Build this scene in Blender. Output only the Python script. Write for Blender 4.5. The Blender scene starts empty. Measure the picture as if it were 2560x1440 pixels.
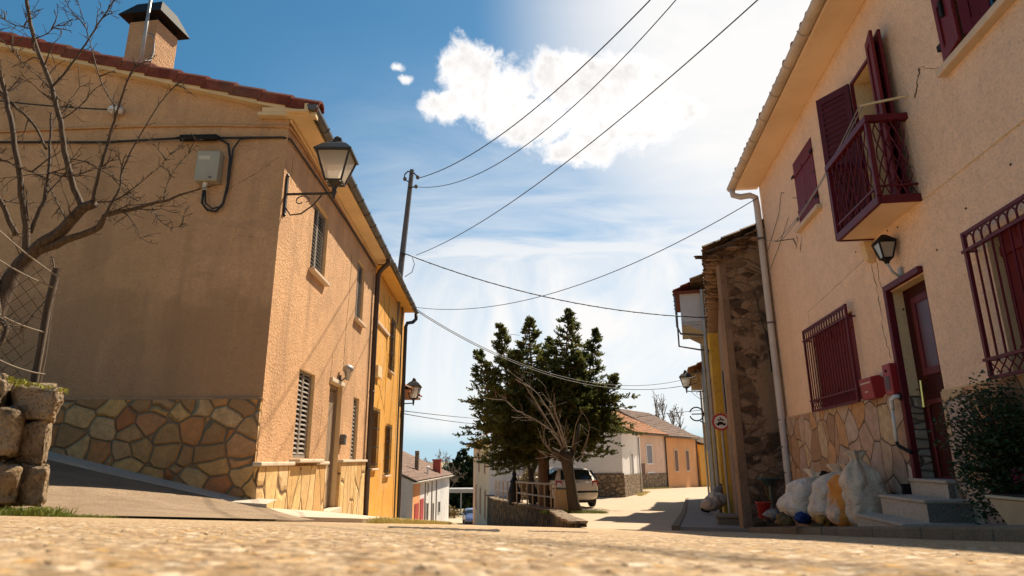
import bpy, math, random
import numpy as np
from mathutils import Vector, Matrix, noise
random.seed(7)
R = math.radians
S = bpy.context.scene
COL = S.collection
# ------------------------------------------------------------------ camera
F_PX, PITCH, ROLL = 1590.0, R(15.1), R(-0.3)
CAM_M = Matrix.Rotation(math.pi/2+PITCH, 3, 'X') @ Matrix.Rotation(ROLL, 3, 'Z')
cd = bpy.data.cameras.new('camera'); cam = bpy.data.objects.new('camera', cd); COL.objects.link(cam)
cam.matrix_world = CAM_M.to_4x4()
cd.sensor_width = 36; cd.lens = F_PX/2560*36; cd.clip_start = 0.01; cd.clip_end = 6000
cd.dof.use_dof = True; cd.dof.focus_distance = 9.5; cd.dof.aperture_fstop = 10
S.camera = cam
def W(px, py, y):
    """surveyed point: where the sight line of a measured photo point stands y metres up the street"""
    d = CAM_M @ Vector(((px-1280)/F_PX, (720-py)/F_PX, -1)); return d*(y/d.y)
SUN = Vector((.50, .64, 1.0)).normalized()
# ------------------------------------------------------------------ terrain
def lerp_knots(k, v):
    if v <= k[0][0]: return k[0][1]
    for (a, za), (b, zb) in zip(k, k[1:]):
        if v <= b:
            t = (v-a)/(b-a); return za+(zb-za)*t
    return k[-1][1]
def zplane(x, y): return -.02-.094*y-.03*x
def zlow(x, y):                       # main road running on downhill
    if y < 62: return zplane(max(-9, min(9, x)), y)
    return lerp_knots([(62, zplane(max(-9, min(9, x)), 62)), (75, -6.2), (120, -7.2), (400, -9), (2000, -12)], y)
RK = [(12, -1.25), (17, -1.50), (22, -1.72), (26, -1.80), (36, -1.99), (46, -1.98), (57, -2.2), (90, -2.8)]
def zhigh(x, y):                      # side street that branches off to the right
    p = zplane(x, y)
    if y < 11: return p
    q = lerp_knots(RK, y)-.012*(x-3.4)
    t = min(1, (y-11)/3); return p*(1-t)+q*t
# ------------------------------------------------------------------ scene tree helpers
ROOTS = {}
def tag(o, label, cat, group=None, kind=None):
    o['label'] = label
    if cat: o['category'] = cat
    if group: o['group'] = group
    if kind: o['kind'] = kind
    return o
def thing(name, label, cat, loc=(0, 0, 0), rz=0, group=None, local=False):
    o = bpy.data.objects.new(name, None); COL.objects.link(o); o.empty_display_size = .1
    o.location = loc; o.rotation_euler = (0, 0, rz)
    tag(o, label, cat, group)
    ROOTS[o] = Vector((0, 0, 0)) if local else Vector(loc)
    return o
def origin_of(p):
    while p is not None:
        if p in ROOTS: return ROOTS[p]
        p = p.parent
    return Vector((0, 0, 0))
class Fr:
    """a wall line: s metres along it, z up, o metres out of its face"""
    def __init__(f, x, y, az, side):
        a = R(az); f.p = Vector((x, y, 0)); f.d = Vector((math.sin(a), math.cos(a), 0))
        f.n = Vector((math.cos(a), -math.sin(a), 0))*side
    def P(f, s, z, o=0.0): return f.p+f.d*s+f.n*o+Vector((0, 0, z))
SPLIT = {'wall_crack', 'corner_post', 'downpipe', 'bumper_strip', 'gutter_pipe', 'hinge', 'latch', 'pipe_clip', 'hood_leg', 'wall_wire', 'insulator', 'sill', 'wall_cable', 'line'}
class MB:
    def __init__(m): m.v = []; m.f = []; m.m = []
    def face(m, pts, mi=0):
        b = len(m.v); m.v += [tuple(p) for p in pts]; m.f.append(tuple(range(b, b+len(pts)))); m.m.append(mi)
    def hexa(m, P, mi=0):
        b = len(m.v); m.v += [tuple(p) for p in P]
        for q in ((0, 3, 2, 1), (4, 5, 6, 7), (0, 1, 5, 4), (1, 2, 6, 5), (2, 3, 7, 6), (3, 0, 4, 7)):
            m.f.append(tuple(b+i for i in q)); m.m.append(mi)
    def box(m, x0, x1, y0, y1, z0, z1, mi=0, M=None):
        P = [Vector(p) for p in ((x0, y0, z0), (x1, y0, z0), (x1, y1, z0), (x0, y1, z0), (x0, y0, z1), (x1, y0, z1), (x1, y1, z1), (x0, y1, z1))]
        if M is not None: P = [M @ p for p in P]
        m.hexa(P, mi)
    def fbox(m, fr, s0, s1, z0, z1, o0, o1, mi=0):
        m.hexa([fr.P(s0, z0, o0), fr.P(s1, z0, o0), fr.P(s1, z0, o1), fr.P(s0, z0, o1), fr.P(s0, z1, o0), fr.P(s1, z1, o0), fr.P(s1, z1, o1), fr.P(s0, z1, o1)], mi)
    def prism(m, poly, off, mi=0):
        """poly: list of points, extruded by vector off"""
        off = Vector(off); b = len(m.v); n = len(poly)
        m.v += [tuple(p) for p in poly]+[tuple(Vector(p)+off) for p in poly]
        m.f.append(tuple(range(b, b+n))[::-1]); m.m.append(mi)
        m.f.append(tuple(range(b+n, b+2*n))); m.m.append(mi)
        for i in range(n):
            j = (i+1) % n; m.f.append((b+i, b+j, b+n+j, b+n+i)); m.m.append(mi)
    def tube(m, pts, r, n=6, mi=0, cap=True):
        pts = [Vector(p) for p in pts]; k = len(pts)
        if k < 2: return
        rr = r if isinstance(r, (list, tuple)) else [r]*k
        t0 = (pts[1]-pts[0]).normalized()
        u = t0.cross(Vector((0, 0, 1)))
        if u.length < .05: u = t0.cross(Vector((1, 0, 0)))
        u.normalize(); b0 = len(m.v)
        for i in range(k):
            t = (pts[min(i+1, k-1)]-pts[max(i-1, 0)])
            if t.length < 1e-9: t = t0
            t.normalize(); u = (u-t*u.dot(t))
            if u.length < 1e-6: u = t.orthogonal()
            u.normalize(); w = t.cross(u)
            for j in range(n):
                a = 2*math.pi*j/n; m.v.append(tuple(pts[i]+(u*math.cos(a)+w*math.sin(a))*rr[i]))
        for i in range(k-1):
            for j in range(n):
                a = b0+i*n+j; c = b0+i*n+(j+1) % n
                m.f.append((a, c, c+n, a+n)); m.m.append(mi)
        if cap:
            m.f.append(tuple(range(b0, b0+n))[::-1]); m.m.append(mi)
            m.f.append(tuple(range(b0+(k-1)*n, b0+k*n))); m.m.append(mi)
    def lathe(m, c, prof, n=16, mi=0, ax=(0, 0, 1), rot0=0):
        """prof: (r, h) pairs along ax from c"""
        c = Vector(c); ax = Vector(ax).normalized()
        u = ax.orthogonal().normalized() if abs(ax.z) < .99 else Vector((1, 0, 0)); w = ax.cross(u); b0 = len(m.v)
        for r_, h in prof:
            for j in range(n):
                a = rot0+2*math.pi*j/n; m.v.append(tuple(c+ax*h+(u*math.cos(a)+w*math.sin(a))*max(r_, 1e-4)))
        for i in range(len(prof)-1):
            for j in range(n):
                a = b0+i*n+j; d = b0+i*n+(j+1) % n
                m.f.append((a, d, d+n, a+n)); m.m.append(mi)
        m.f.append(tuple(range(b0, b0+n))[::-1]); m.m.append(mi)
        e = b0+(len(prof)-1)*n; m.f.append(tuple(range(e, e+n))); m.m.append(mi)
    def blob(m, c, r, nu=14, nv=9, amp=.15, fq=2.0, seed=0, mi=0, sq=1.0, flat=None, fine=0):
        """noisy ellipsoid"""
        c = Vector(c); b0 = len(m.v); sd = Vector((seed*7.3, seed*3.1, seed*1.7))
        def sp(t): return math.copysign(abs(t)**sq, t)
        for i in range(nv+1):
            th = math.pi*i/nv
            for j in range(nu):
                ph = 2*math.pi*j/nu
                d = Vector((sp(math.sin(th))*sp(math.cos(ph)), sp(math.sin(th))*sp(math.sin(ph)), sp(math.cos(th))))
                k = 1+amp*noise.noise(d*fq+sd)+amp*.5*noise.noise(d*fq*2.3+sd)+(fine*(noise.noise(d*9+sd)+.7*noise.noise(d*21+sd)) if fine else 0)
                p = c+Vector((d.x*r[0]*k, d.y*r[1]*k, d.z*r[2]*k))
                if flat is not None and p.z < flat: p.z = flat
                m.v.append(tuple(p))
        for i in range(nv):
            for j in range(nu):
                a = b0+i*nu+j; d = b0+i*nu+(j+1) % nu
                m.f.append((a, a+nu, d+nu, d)); m.m.append(mi)
    def islands(m):
        up = list(range(len(m.v)))
        def fd(a):
            while up[a] != a: up[a] = up[up[a]]; a = up[a]
            return a
        for f in m.f:
            r = fd(f[0])
            for i in f[1:]: up[fd(i)] = r
        out = {}
        for f, k in zip(m.f, m.m):
            q = out.setdefault(fd(f[0]), (MB(), {}))
            for i in f:
                if i not in q[1]: q[1][i] = len(q[0].v); q[0].v.append(m.v[i])
            q[0].f.append(tuple(q[1][i] for i in f)); q[0].m.append(k)
        return [q[0] for q in out.values()]
    def build(m, name, mats, parent=None, smooth=False, bevel=0, label=None, whole=False):
        if name in SPLIT and not whole:
            for q in m.islands(): o = q.build(name, mats, parent, smooth, bevel, label, True)
            return o
        me = bpy.data.meshes.new(name); o0 = origin_of(parent)
        v = np.array(m.v, dtype=np.float64).reshape(-1, 3)-np.array(o0)
        me.from_pydata(v.tolist(), [], m.f)
        for mt in (mats if isinstance(mats, (list, tuple)) else [mats]): me.materials.append(mt)
        me.polygons.foreach_set('material_index', m.m)
        if smooth: me.polygons.foreach_set('use_smooth', [True]*len(me.polygons))
        me.update()
        o = bpy.data.objects.new(name, me); COL.objects.link(o)
        if parent is not None: o.parent = parent
        if bevel:
            b = o.modifiers.new('bevel', 'BEVEL'); b.width = bevel; b.segments = 2; b.limit_method = 'ANGLE'
        if label: o['label'] = label
        return o
def wall_holes(mb, fr, s0, s1, z0, z1, holes, depth=.2, mi=0, ri=1):
    ss = sorted({s0, s1, *[h[0] for h in holes], *[h[1] for h in holes]}); zs = sorted({z0, z1, *[h[2] for h in holes], *[h[3] for h in holes]})
    for a, b in zip(ss, ss[1:]):
        for c, d in zip(zs, zs[1:]):
            if any(h[0] <= a and b <= h[1] and h[2] <= c and d <= h[3] for h in holes): continue
            mb.face([fr.P(a, c), fr.P(b, c), fr.P(b, d), fr.P(a, d)], mi)
    for h in holes:
        a, b, c, d = h[:4]; dp = h[4] if len(h) > 4 else depth
        for p, q in (((a, c), (b, c)), ((b, c), (b, d)), ((b, d), (a, d)), ((a, d), (a, c))):
            mb.face([fr.P(p[0], p[1]), fr.P(q[0], q[1]), fr.P(q[0], q[1], -dp), fr.P(p[0], p[1], -dp)], ri)
def tile_roof(mb, A, B, D, tw=.2, tl=.4, h=.05, mi=0, jit=.012, per=6):
    """rows of clay barrel tiles: A-B along the eave, A-D up the slope"""
    A, B, D = Vector(A), Vector(B), Vector(D); e = B-A; u = D-A; nrm = e.cross(u).normalized()
    if nrm.z < 0: nrm = -nrm
    nc = max(1, round(e.length/tw)); nr = max(1, round(u.length/tl)); b0 = len(mb.v); cols = nc*per+1
    rnd = [random.uniform(-1, 1) for _ in range(nc+1)]
    for i in range(nr):
        for k in (0, 1):
            t = (i+k)/nr
            for j in range(cols):
                ph = (j/per); w = abs(math.sin(ph*math.pi))**.8
                lift = h*w+(.022 if k == 0 else 0)+jit*(rnd[min(nc, int(ph))]*(1 if i % 2 else -.6))
                sl = jit*1.5*rnd[min(nc, int(ph))]*(k == 0)
                p = A+e*(j/(cols-1))+u*t+nrm*lift+u.normalized()*sl
                mb.v.append(tuple(p))
    for i in range(nr*2-1):
        for j in range(cols-1):
            a = b0+i*cols+j; mb.f.append((a, a+1, a+cols+1, a+cols)); mb.m.append(mi)
def catenary(a, b, sag, n=24):
    a, b = Vector(a), Vector(b)
    return [a.lerp(b, i/n)-Vector((0, 0, sag*4*(i/n)*(1-i/n))) for i in range(n+1)]
# ------------------------------------------------------------------ materials
class G:
    def __init__(g, name):
        g.mat = bpy.data.materials.new(name); g.mat.use_nodes = True; g.t = g.mat.node_tree
        g.b = g.t.nodes['Principled BSDF']; g.co = g.t.nodes.new('ShaderNodeTexCoord').outputs['Object']
    def n(g, ty, ins=None, **kw):
        x = g.t.nodes.new('ShaderNode'+ty)
        for k, v in kw.items(): setattr(x, k, v)
        for k, v in (ins or {}).items(): g.set(x.inputs[k], v)
        return x
    def set(g, sock, v):
        if isinstance(v, bpy.types.NodeSocket): g.t.links.new(v, sock)
        elif v is not None:
            if sock.type == 'RGBA' and len(v) == 3: v = (*v, 1)
            sock.default_value = v
    def noise(g, sc, det=5, ro=.55, dist=0, vec=None):
        return g.n('TexNoise', {'Vector': vec or g.co, 'Scale': sc, 'Detail': det, 'Roughness': ro, 'Distortion': dist}).outputs['Fac']
    def vor(g, sc, feat='F1', out='Distance', vec=None, rnd=1.0):
        return g.n('TexVoronoi', {'Vector': vec or g.co, 'Scale': sc, 'Randomness': rnd}, feature=feat).outputs[out]
    def ramp(g, fac, stops):
        x = g.n('ValToRGB', {'Fac': fac}); e = x.color_ramp.elements
        while len(e) < len(stops): e.new(.5)
        for i, (p, c) in enumerate(stops):
            e[i].position = p; e[i].color = (*c, 1) if isinstance(c, tuple) else (c, c, c, 1)
        return x.outputs['Color']
    def mix(g, fac, a, b, mode='MIX'):
        x = g.n('Mix', data_type='RGBA', blend_type=mode)
        g.set(x.inputs[0], fac); g.set(x.inputs[6], a); g.set(x.inputs[7], b); return x.outputs[2]
    def math(g, op, a, b=0.0, c=0.0):
        x = g.n('Math', {0: a, 1: b, 2: c}, operation=op); return x.outputs[0]
    def scale(g, v, vec=None): return g.n('Mapping', {'Vector': vec or g.co, 'Scale': v}).outputs[0]
    def warp(g, amt, sc, vec=None):
        x = g.n('TexNoise', {'Vector': vec or g.co, 'Scale': sc, 'Detail': 2.0}).outputs['Color']
        y = g.n('VectorMath', {0: x, 1: (.5, .5, .5)}, operation='SUBTRACT').outputs[0]
        z = g.n('VectorMath', {0: y, 'Scale': amt}, operation='SCALE').outputs[0]
        return g.n('VectorMath', {0: vec or g.co, 1: z}, operation='ADD').outputs[0]
    def bump(g, h, st=.5, dist=.01, prev=None):
        x = g.n('Bump', {'Height': h, 'Strength': st, 'Distance': dist})
        if prev: g.set(x.inputs['Normal'], prev)
        return x.outputs[0]
    def out(g, col=None, rough=.8, normal=None, metal=0, spec=None, **kw):
        g.set(g.b.inputs['Base Color'], col); g.set(g.b.inputs['Roughness'], rough); g.set(g.b.inputs['Metallic'], metal)
        if spec is not None: g.b.inputs['Specular IOR Level'].default_value = spec
        if normal: g.set(g.b.inputs['Normal'], normal)
        for k, v in kw.items(): g.set(g.b.inputs[k], v)
        return g.mat
def mul(c, k): return tuple(x*k for x in c)
def stucco(name, col, dirt=None, grain=70, st=.6, var=.12, stain=.5, dist=.012, band=None):
    g = G(name); dirt = dirt or mul(col, .6)
    big = g.noise(.45, 5, .6); mid = g.noise(3.2, 5, .65); streak = g.noise(1.0, 6, .6, 0, g.scale((2.2, 2.2, .35)))
    c = g.mix(g.ramp(big, [(.3, 0), (.72, 1)]), mul(col, 1+var), mul(col, 1-var))
    c = g.mix(g.math('MULTIPLY', g.ramp(mid, [(.45, 0), (.75, 1)]), .35), c, mul(col, 1-2*var))
    c = g.mix(g.math('MULTIPLY', g.ramp(streak, [(.5, 0), (.72, 1)]), stain), c, dirt)
    pt = g.noise(.55, 4, .5, 1.2, g.scale((1, 1, 1.6))); c = g.mix(g.math('MULTIPLY', g.ramp(pt, [(.56, 0), (.585, 1)]), stain*.45), c, mul(dirt, 1.1))
    c = g.mix(g.math('MULTIPLY', g.ramp(g.noise(9, 6, .75), [(.46, 0), (.66, 1)]), .4), c, mul(col, .72))
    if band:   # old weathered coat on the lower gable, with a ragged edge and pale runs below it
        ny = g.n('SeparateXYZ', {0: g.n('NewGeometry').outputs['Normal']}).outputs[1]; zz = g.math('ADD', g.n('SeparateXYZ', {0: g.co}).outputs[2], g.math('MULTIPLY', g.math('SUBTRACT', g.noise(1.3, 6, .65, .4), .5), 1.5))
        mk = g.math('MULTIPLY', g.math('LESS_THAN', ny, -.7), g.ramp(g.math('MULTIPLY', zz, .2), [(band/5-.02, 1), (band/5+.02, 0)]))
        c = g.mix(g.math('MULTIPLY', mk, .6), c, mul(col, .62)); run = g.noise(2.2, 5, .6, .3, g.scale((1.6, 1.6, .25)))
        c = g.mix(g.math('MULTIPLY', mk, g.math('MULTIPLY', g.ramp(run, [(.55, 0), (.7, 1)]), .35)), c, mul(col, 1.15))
    gr = g.noise(grain, 3, .7); c = g.mix(g.ramp(gr, [(.34, .45), (.5, 0)]), c, mul(col, .55))
    h = g.math('ADD', g.math('MULTIPLY', g.vor(grain*.6, vec=g.warp(.02, 30)), .6), gr)
    return g.out(c, .92, g.bump(h, st, dist, g.bump(g.noise(7, 5, .7), st*.5, dist*1.6)), spec=.2)
def stones(name, cols, mortar, sc, squash=(1, 1, 1), gap=.05, st=.9, rnd=.9, dist=.04, rough=.85, warp=.12, rot=0):
    g = G(name); v = g.scale(squash, g.warp(warp, 2.2))
    ed = g.vor(sc, 'DISTANCE_TO_EDGE', 'Distance', v, rnd); cell = g.vor(sc, 'F1', 'Color', v, rnd)
    sep = g.n('SeparateColor', {0: cell}).outputs[0]
    st_ = [(i/max(1, len(cols)-1)*.8+.1, c) for i, c in enumerate(cols)]
    c = g.ramp(sep, st_); c = g.mix(g.ramp(g.noise(9, 6, .7), [(.35, 0), (.75, .75)]), c, mul(cols[0], .55))
    c = g.mix(g.math('MULTIPLY', g.noise(2.5, 4), .35), c, cols[-1])
    m = g.ramp(ed, [(gap*.35, 1), (gap, 0)]); c = g.mix(m, c, mortar)
    h = g.math('ADD', g.ramp(ed, [(0, 0), (gap*2.2, 1)]), g.math('MULTIPLY', g.noise(25, 5, .7), .28))
    return g.out(c, rough, g.bump(h, st, dist), spec=.25)
def plain(name, col, rough=.6, var=.2, sc=6, metal=0, bump=.0, bsc=40, spec=.4, dirt=None, dk=.4):
    g = G(name); nz = g.noise(sc, 6, .65)
    c = g.mix(g.ramp(nz, [(.3, 0), (.75, 1)]), mul(col, 1+var), mul(col, 1-var))
    if dirt: c = g.mix(g.math('MULTIPLY', g.ramp(g.noise(sc*.4, 6, .7), [(.45, 0), (.7, 1)]), dk), c, dirt)
    return g.out(c, rough, g.bump(g.noise(bsc, 4, .6), bump, .005) if bump else None, metal=metal, spec=spec)
def wood(name, a, b, sc=8, along='z', rough=.75):
    g = G(name); s = {'z': (6, 6, .5), 'x': (.5, 6, 6), 'y': (6, .5, 6)}[along]
    nz = g.noise(sc, 6, .65, .6, g.scale(s)); c = g.ramp(nz, [(.3, a), (.7, b)])
    return g.out(c, rough, g.bump(nz, .5, .006), spec=.25)
def tiles(name, cols, sc=5):
    g = G(name); cell = g.n('SeparateColor', {0: g.vor(sc, 'F1', 'Color')}).outputs[0]
    c = g.ramp(cell, [(i/(len(cols)-1)*.8+.1, c) for i, c in enumerate(cols)])
    nz = g.noise(14, 6, .7); c = g.mix(g.ramp(nz, [(.4, 0), (.8, .8)]), c, mul(cols[0], .45))
    c = g.mix(g.ramp(g.noise(1.3, 5, .7), [(.5, 0), (.75, .5)]), c, (.12, .11, .08))
    return g.out(c, .85, g.bump(nz, .5, .01), spec=.2)
def leaf(name, a, b, c=None, sc=1.6, rough=.55, trans=.0):
    g = G(name); nz = g.noise(sc, 4, .6); fine = g.noise(sc*9, 2)
    col = g.ramp(nz, [(.3, a), (.55, b)]+([(.72, c)] if c else []))
    col = g.mix(g.math('MULTIPLY', fine, .6), col, mul(a, .6))
    m = g.out(col, rough, spec=.25)
    if trans:
        tr = g.n('BsdfTranslucent', {'Color': col}); ms = g.n('MixShader', {0: trans, 1: g.b.outputs[0], 2: tr.outputs[0]})
        g.t.links.new(ms.outputs[0], g.t.nodes['Material Output'].inputs[0])
    return m
def glassy(name, col, rough=.06): return plain(name, col, rough, .15, 3, 0, spec=.7)
# lived-in plaster, stone and paint of the street
M_tan = stucco('tan_render', (.62, .365, .19), (.3, .18, .1), 42, .9, .16, .55, .018, 2.75)  # own render colour of the tan house, street front and gable
M_orange = stucco('ochre_render', (.68, .33, .055), (.62, .40, .2), 40, .5, .16, .55)
M_peach = stucco('peach_render', (.93, .66, .46), (.7, .46, .31), 42, 1.0, .06, .25, .02)
M_reveal = stucco('cream_reveal', (.72, .52, .29), None, 60, .3, .05, .2)
M_white = stucco('white_wash', (.78, .77, .76), (.6, .58, .55), 30, .3, .04, .25)
M_cream = stucco('cream_wash', (.74, .6, .4), (.5, .38, .24), 30, .3, .06, .4)
M_pink = stucco('pink_render', (.72, .5, .38), (.5, .36, .27), 12, .6, .12, .45)
M_apricot = stucco('apricot_render', (.72, .36, .16), (.55, .27, .13), 14, .4, .1, .35)
M_grey = stucco('grey_render', (.5, .48, .45), (.33, .3, .27), 14, .5, .12, .5)
M_pale = stucco('pale_board_render', (.66, .65, .63), (.4, .38, .35), 14, .4, .1, .6)
M_yellow = stucco('yellow_render', (.72, .42, .06), (.42, .26, .08), 14, .5, .14, .5)
def ruin_mat():
    g = G('crumbling_rubble_wall'); v = g.scale((1, 1, 1.7), g.warp(.25, 2))
    ed = g.vor(4.2, 'DISTANCE_TO_EDGE', 'Distance', v); cell = g.n('SeparateColor', {0: g.vor(4.2, 'F1', 'Color', v)}).outputs[0]
    c = g.ramp(cell, [(.1, (.08, .05, .032)), (.5, (.22, .135, .08)), (.9, (.38, .25, .155))])
    c = g.mix(g.ramp(g.noise(20, 6, .7), [(.4, 0), (.7, .7)]), c, (.07, .045, .03))
    c = g.mix(g.ramp(ed, [(.02, .5), (.10, 0)]), c, (.16, .11, .08))
    pl = g.math('ADD', g.noise(1.1, 7, .62, .6), g.math('MULTIPLY', g.n('SeparateXYZ', {0: g.co}).outputs[2], .012)); pl = g.math('ADD', pl, g.math('MULTIPLY', g.math('SUBTRACT', g.n('SeparateXYZ', {0: g.co}).outputs[0], .62), .20))
    pm = g.ramp(pl, [(.515, 0), (.56, 1)])
    pc = g.mix(g.noise(5, 6, .75), (.21, .13, .078), (.40, .275, .18))
    c = g.mix(pm, c, pc)
    h = g.math('ADD', g.math('MULTIPLY', g.ramp(ed, [(0, 0), (.15, 1)]), g.math('SUBTRACT', 1.0, pm)), g.math('ADD', g.math('MULTIPLY', pm, 1.1), g.math('MULTIPLY', g.noise(22, 6, .75), .7)))
    return g.out(c, .95, g.bump(h, .75, .035), spec=.1)
M_ruin = ruin_mat()
M_slab = stones('golden_slab_cladding', [(.5, .27, .08), (.68, .45, .17), (.74, .51, .22), (.6, .38, .15), (.7, .5, .28)], (.13, .07, .03), 2.6, (1, 1, .42), .03, .8, 1, .03)
M_rubble = stones('tan_boulder_masonry', [(.44, .25, .10), (.80, .48, .16), (.6, .19, .055), (.80, .56, .28), (.85, .5, .14), (.55, .34, .17)], (.34, .23, .13), 3.3, (1, 1, 1.15), .035, .7, 1, .22, .7)
M_flag = stones('pinkish_flagstone_cladding', [(.34, .18, .10), (.62, .46, .36), (.30, .235, .22), (.62, .29, .09), (.44, .34, .31), (.58, .43, .25)], (.10, .065, .04), 3.0, (1, 1, .8), .028, .6, 1, .025, .75)
M_course = stones('coursed_reveal_stone', [(.3, .22, .15), (.42, .33, .25), (.36, .28, .2)], (.12, .09, .06), 5, (.8, .8, 2.2), .06, .9, .6, .03)
M_grub = stones('grey_brown_rubble', [(.2, .15, .1), (.3, .22, .14), (.38, .28, .18)], (.1, .07, .05), 3.5, (1, 1, 1.4), .07, 1, .9, .05)
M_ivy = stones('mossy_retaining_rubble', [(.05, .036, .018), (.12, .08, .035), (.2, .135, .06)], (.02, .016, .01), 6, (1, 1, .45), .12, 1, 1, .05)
def granite(name, a, b, sc=190, rough=.8, st=.35):
    g = G(name); v = g.n('SeparateColor', {0: g.vor(sc, 'F1', 'Color')}).outputs[0]
    c = g.ramp(v, [(.05, mul(a, .5)), (.3, a), (.9, b)]); c = g.mix(g.ramp(g.noise(3, 5), [(.4, 0), (.8, .5)]), c, mul(a, .7))
    return g.out(c, rough, g.bump(g.noise(sc*.8, 4), st, .004), spec=.3)
M_granite = granite('speckled_granite', (.44, .37, .285), (.58, .5, .4))
M_granite_side = granite('dark_polished_granite', (.2, .165, .135), (.27, .23, .19), 150, .6)
def boulder():
    g = G('weathered_granite_boulder'); a = g.noise(5, 8, .75); b = g.vor(40)
    c = g.ramp(a, [(.3, (.15, .105, .065)), (.48, (.46, .34, .22)), (.7, (.68, .54, .38))])
    c = g.mix(g.ramp(b, [(.1, .6), (.35, 0)]), c, (.06, .045, .03))
    c = g.mix(g.ramp(g.noise(2.2, 4), [(.5, 0), (.7, .6)]), c, (.45, .26, .1))
    h = g.math('ADD', g.math('MULTIPLY', g.noise(9, 8, .75), 1.5), g.math('ADD', g.noise(30, 8, .8), g.math('MULTIPLY', b, .8)))
    return g.out(c, .95, g.bump(h, 1, .05), spec=.15)
M_boulder = boulder()
M_ledge = plain('pale_cement_ledge', (.58, .48, .36), .85, .12, 8, bump=.4, spec=.2, dirt=(.4, .3, .2))
M_sill = plain('stone_sill', (.6, .46, .33), .8, .1, 8, bump=.3, spec=.2)
M_soffit = plain('painted_soffit', (.74, .54, .3), .8, .08, 2, spec=.2, dirt=(.45, .3, .15))
M_soffit_o = plain('ochre_soffit', (.7, .4, .1), .8, .08, 2, spec=.2)
M_soffit_p = plain('peach_soffit', (.84, .62, .42), .8, .04, 2, spec=.2, dirt=(.6, .38, .22))
M_verge = plain('pale_verge_render', (.7, .52, .3), .85, .1, 5, spec=.2, dirt=(.35, .25, .15))
M_tile = tiles('red_clay_tile', [(.16, .04, .025), (.25, .062, .035), (.2, .05, .03)])
M_tile_o = tiles('orange_clay_tile', [(.42, .15, .06), (.55, .24, .1), (.48, .3, .18)])
M_tile_b = tiles('weathered_brown_tile', [(.19, .115, .085), (.3, .19, .135), (.25, .17, .15), (.36, .24, .16)])
M_tile_g = tiles('mossy_old_tile', [(.1, .07, .045), (.2, .13, .085), (.28, .17, .1)])
M_zinc = plain('dull_zinc', (.13, .125, .12), .55, .25, 5, .4, spec=.4, dirt=(.05, .045, .04))
M_zincpale = plain('pale_beige_gutter', (.55, .44, .34), .6, .12, 5, 0, spec=.35, dirt=(.25, .18, .12))
M_pipebrown = plain('dark_brown_pipe', (.055, .035, .025), .5, .25, 4)
M_pipeblack = plain('black_pipe', (.03, .028, .028), .5, .3, 4)
M_black = plain('black_iron', (.013, .012, .011), .7, .3, 8, spec=.2)
M_iron = plain('dark_lamp_iron', (.035, .033, .03), .5, .3, 10, .3, dirt=(.11, .07, .04))
M_wire = plain('black_cable', (.02, .02, .02), .6, .2, 8)
M_wiregrey = plain('grey_cable', (.075, .072, .07), .6, .2, 8)
M_wirelight = plain('old_grey_wire', (.28, .25, .21), .5, .3, 8, .5)
M_louvre = plain('grey_brown_louvre_paint', (.24, .2, .165), .6, .15, 7, dirt=(.15, .11, .08))
M_crack = plain('shadowed_crack', (.09, .055, .035), .95, .3, 6, spec=.05)
M_dark = plain('dark_interior', (.012, .011, .011), .6, .2, 3)
M_oldwood = wood('greyed_door_wood', (.16, .11, .07), (.33, .24, .16))
M_post = wood('rotten_post_wood', (.03, .02, .013), (.09, .06, .035), 10)
M_litcorner = stucco('lit_corner_render', (.27, .175, .11), (.14, .09, .055), 30, .9, .25, .6, .02)
M_beam = wood('weathered_corner_timber', (.12, .08, .05), (.36, .25, .16), 7)
M_bark = wood('bare_tree_bark', (.025, .016, .01), (.115, .074, .043), 10)
M_barkdark = wood('dark_tree_bark', (.03, .022, .015), (.085, .06, .038), 10)
M_barkred = wood('red_brown_bark', (.09, .05, .025), (.19, .105, .05), 10)
M_twigpale = plain('pale_twigs', (.19, .145, .105), .8, .25, 8)
M_maroon = plain('maroon_gloss_paint', (.105, .009, .016), .5, .18, 6, spec=.25, dirt=(.08, .008, .012))
M_maroon2 = plain('maroon_shutter_paint', (.15, .018, .022), .6, .18, 6, spec=.2, dirt=(.09, .012, .014))
M_plum = plain('plum_shutter_paint', (.08, .016, .024), .6, .15, 6, spec=.2)
M_doorred = plain('dark_oxblood_door', (.04, .006, .006), .6, .2, 6, spec=.12)
M_red = plain('red_enamel', (.28, .014, .018), .4, .15, 8, spec=.45)
M_redglass = plain('smoky_window_of_red_box', (.09, .025, .028), .3, .2, 8)
M_brass = plain('polished_brass', (.72, .5, .16), .25, .1, 8, 1)
M_pvc = plain('white_pvc', (.7, .66, .6), .5, .08, 5)
M_pvcgrey = plain('cream_grey_downpipe', (.55, .5, .46), .5, .1, 3, dirt=(.35, .28, .23))
M_boxgrey = plain('grey_green_meter_box', (.36, .33, .25), .5, .06, 5, dirt=(.25, .22, .16))
M_label = plain('pale_sticker', (.55, .5, .38), .6, .05)
def milk():
    g = G('opal_lamp_glass'); g.out((.86, .8, .7), .3, spec=.4)
    tl = g.n('BsdfTranslucent', {'Color': (.9, .84, .74, 1)}); tp = g.n('BsdfTransparent', {'Color': (1, .97, .9, 1)})
    a = g.n('MixShader', {0: .85, 1: g.b.outputs[0], 2: tl.outputs[0]}); c = g.n('MixShader', {0: .3, 1: a.outputs[0], 2: tp.outputs[0]})
    g.t.links.new(c.outputs[0], g.t.nodes['Material Output'].inputs[0]); return g.mat
M_milk = milk()
M_clear = glassy('clear_lamp_glass', (.3, .27, .22), .15)
M_pane = glassy('dark_window_glass', (.03, .035, .04))
M_concretewall = plain('tan_cement_block', (.4, .28, .15), .85, .15, 6, bump=.4)
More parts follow.
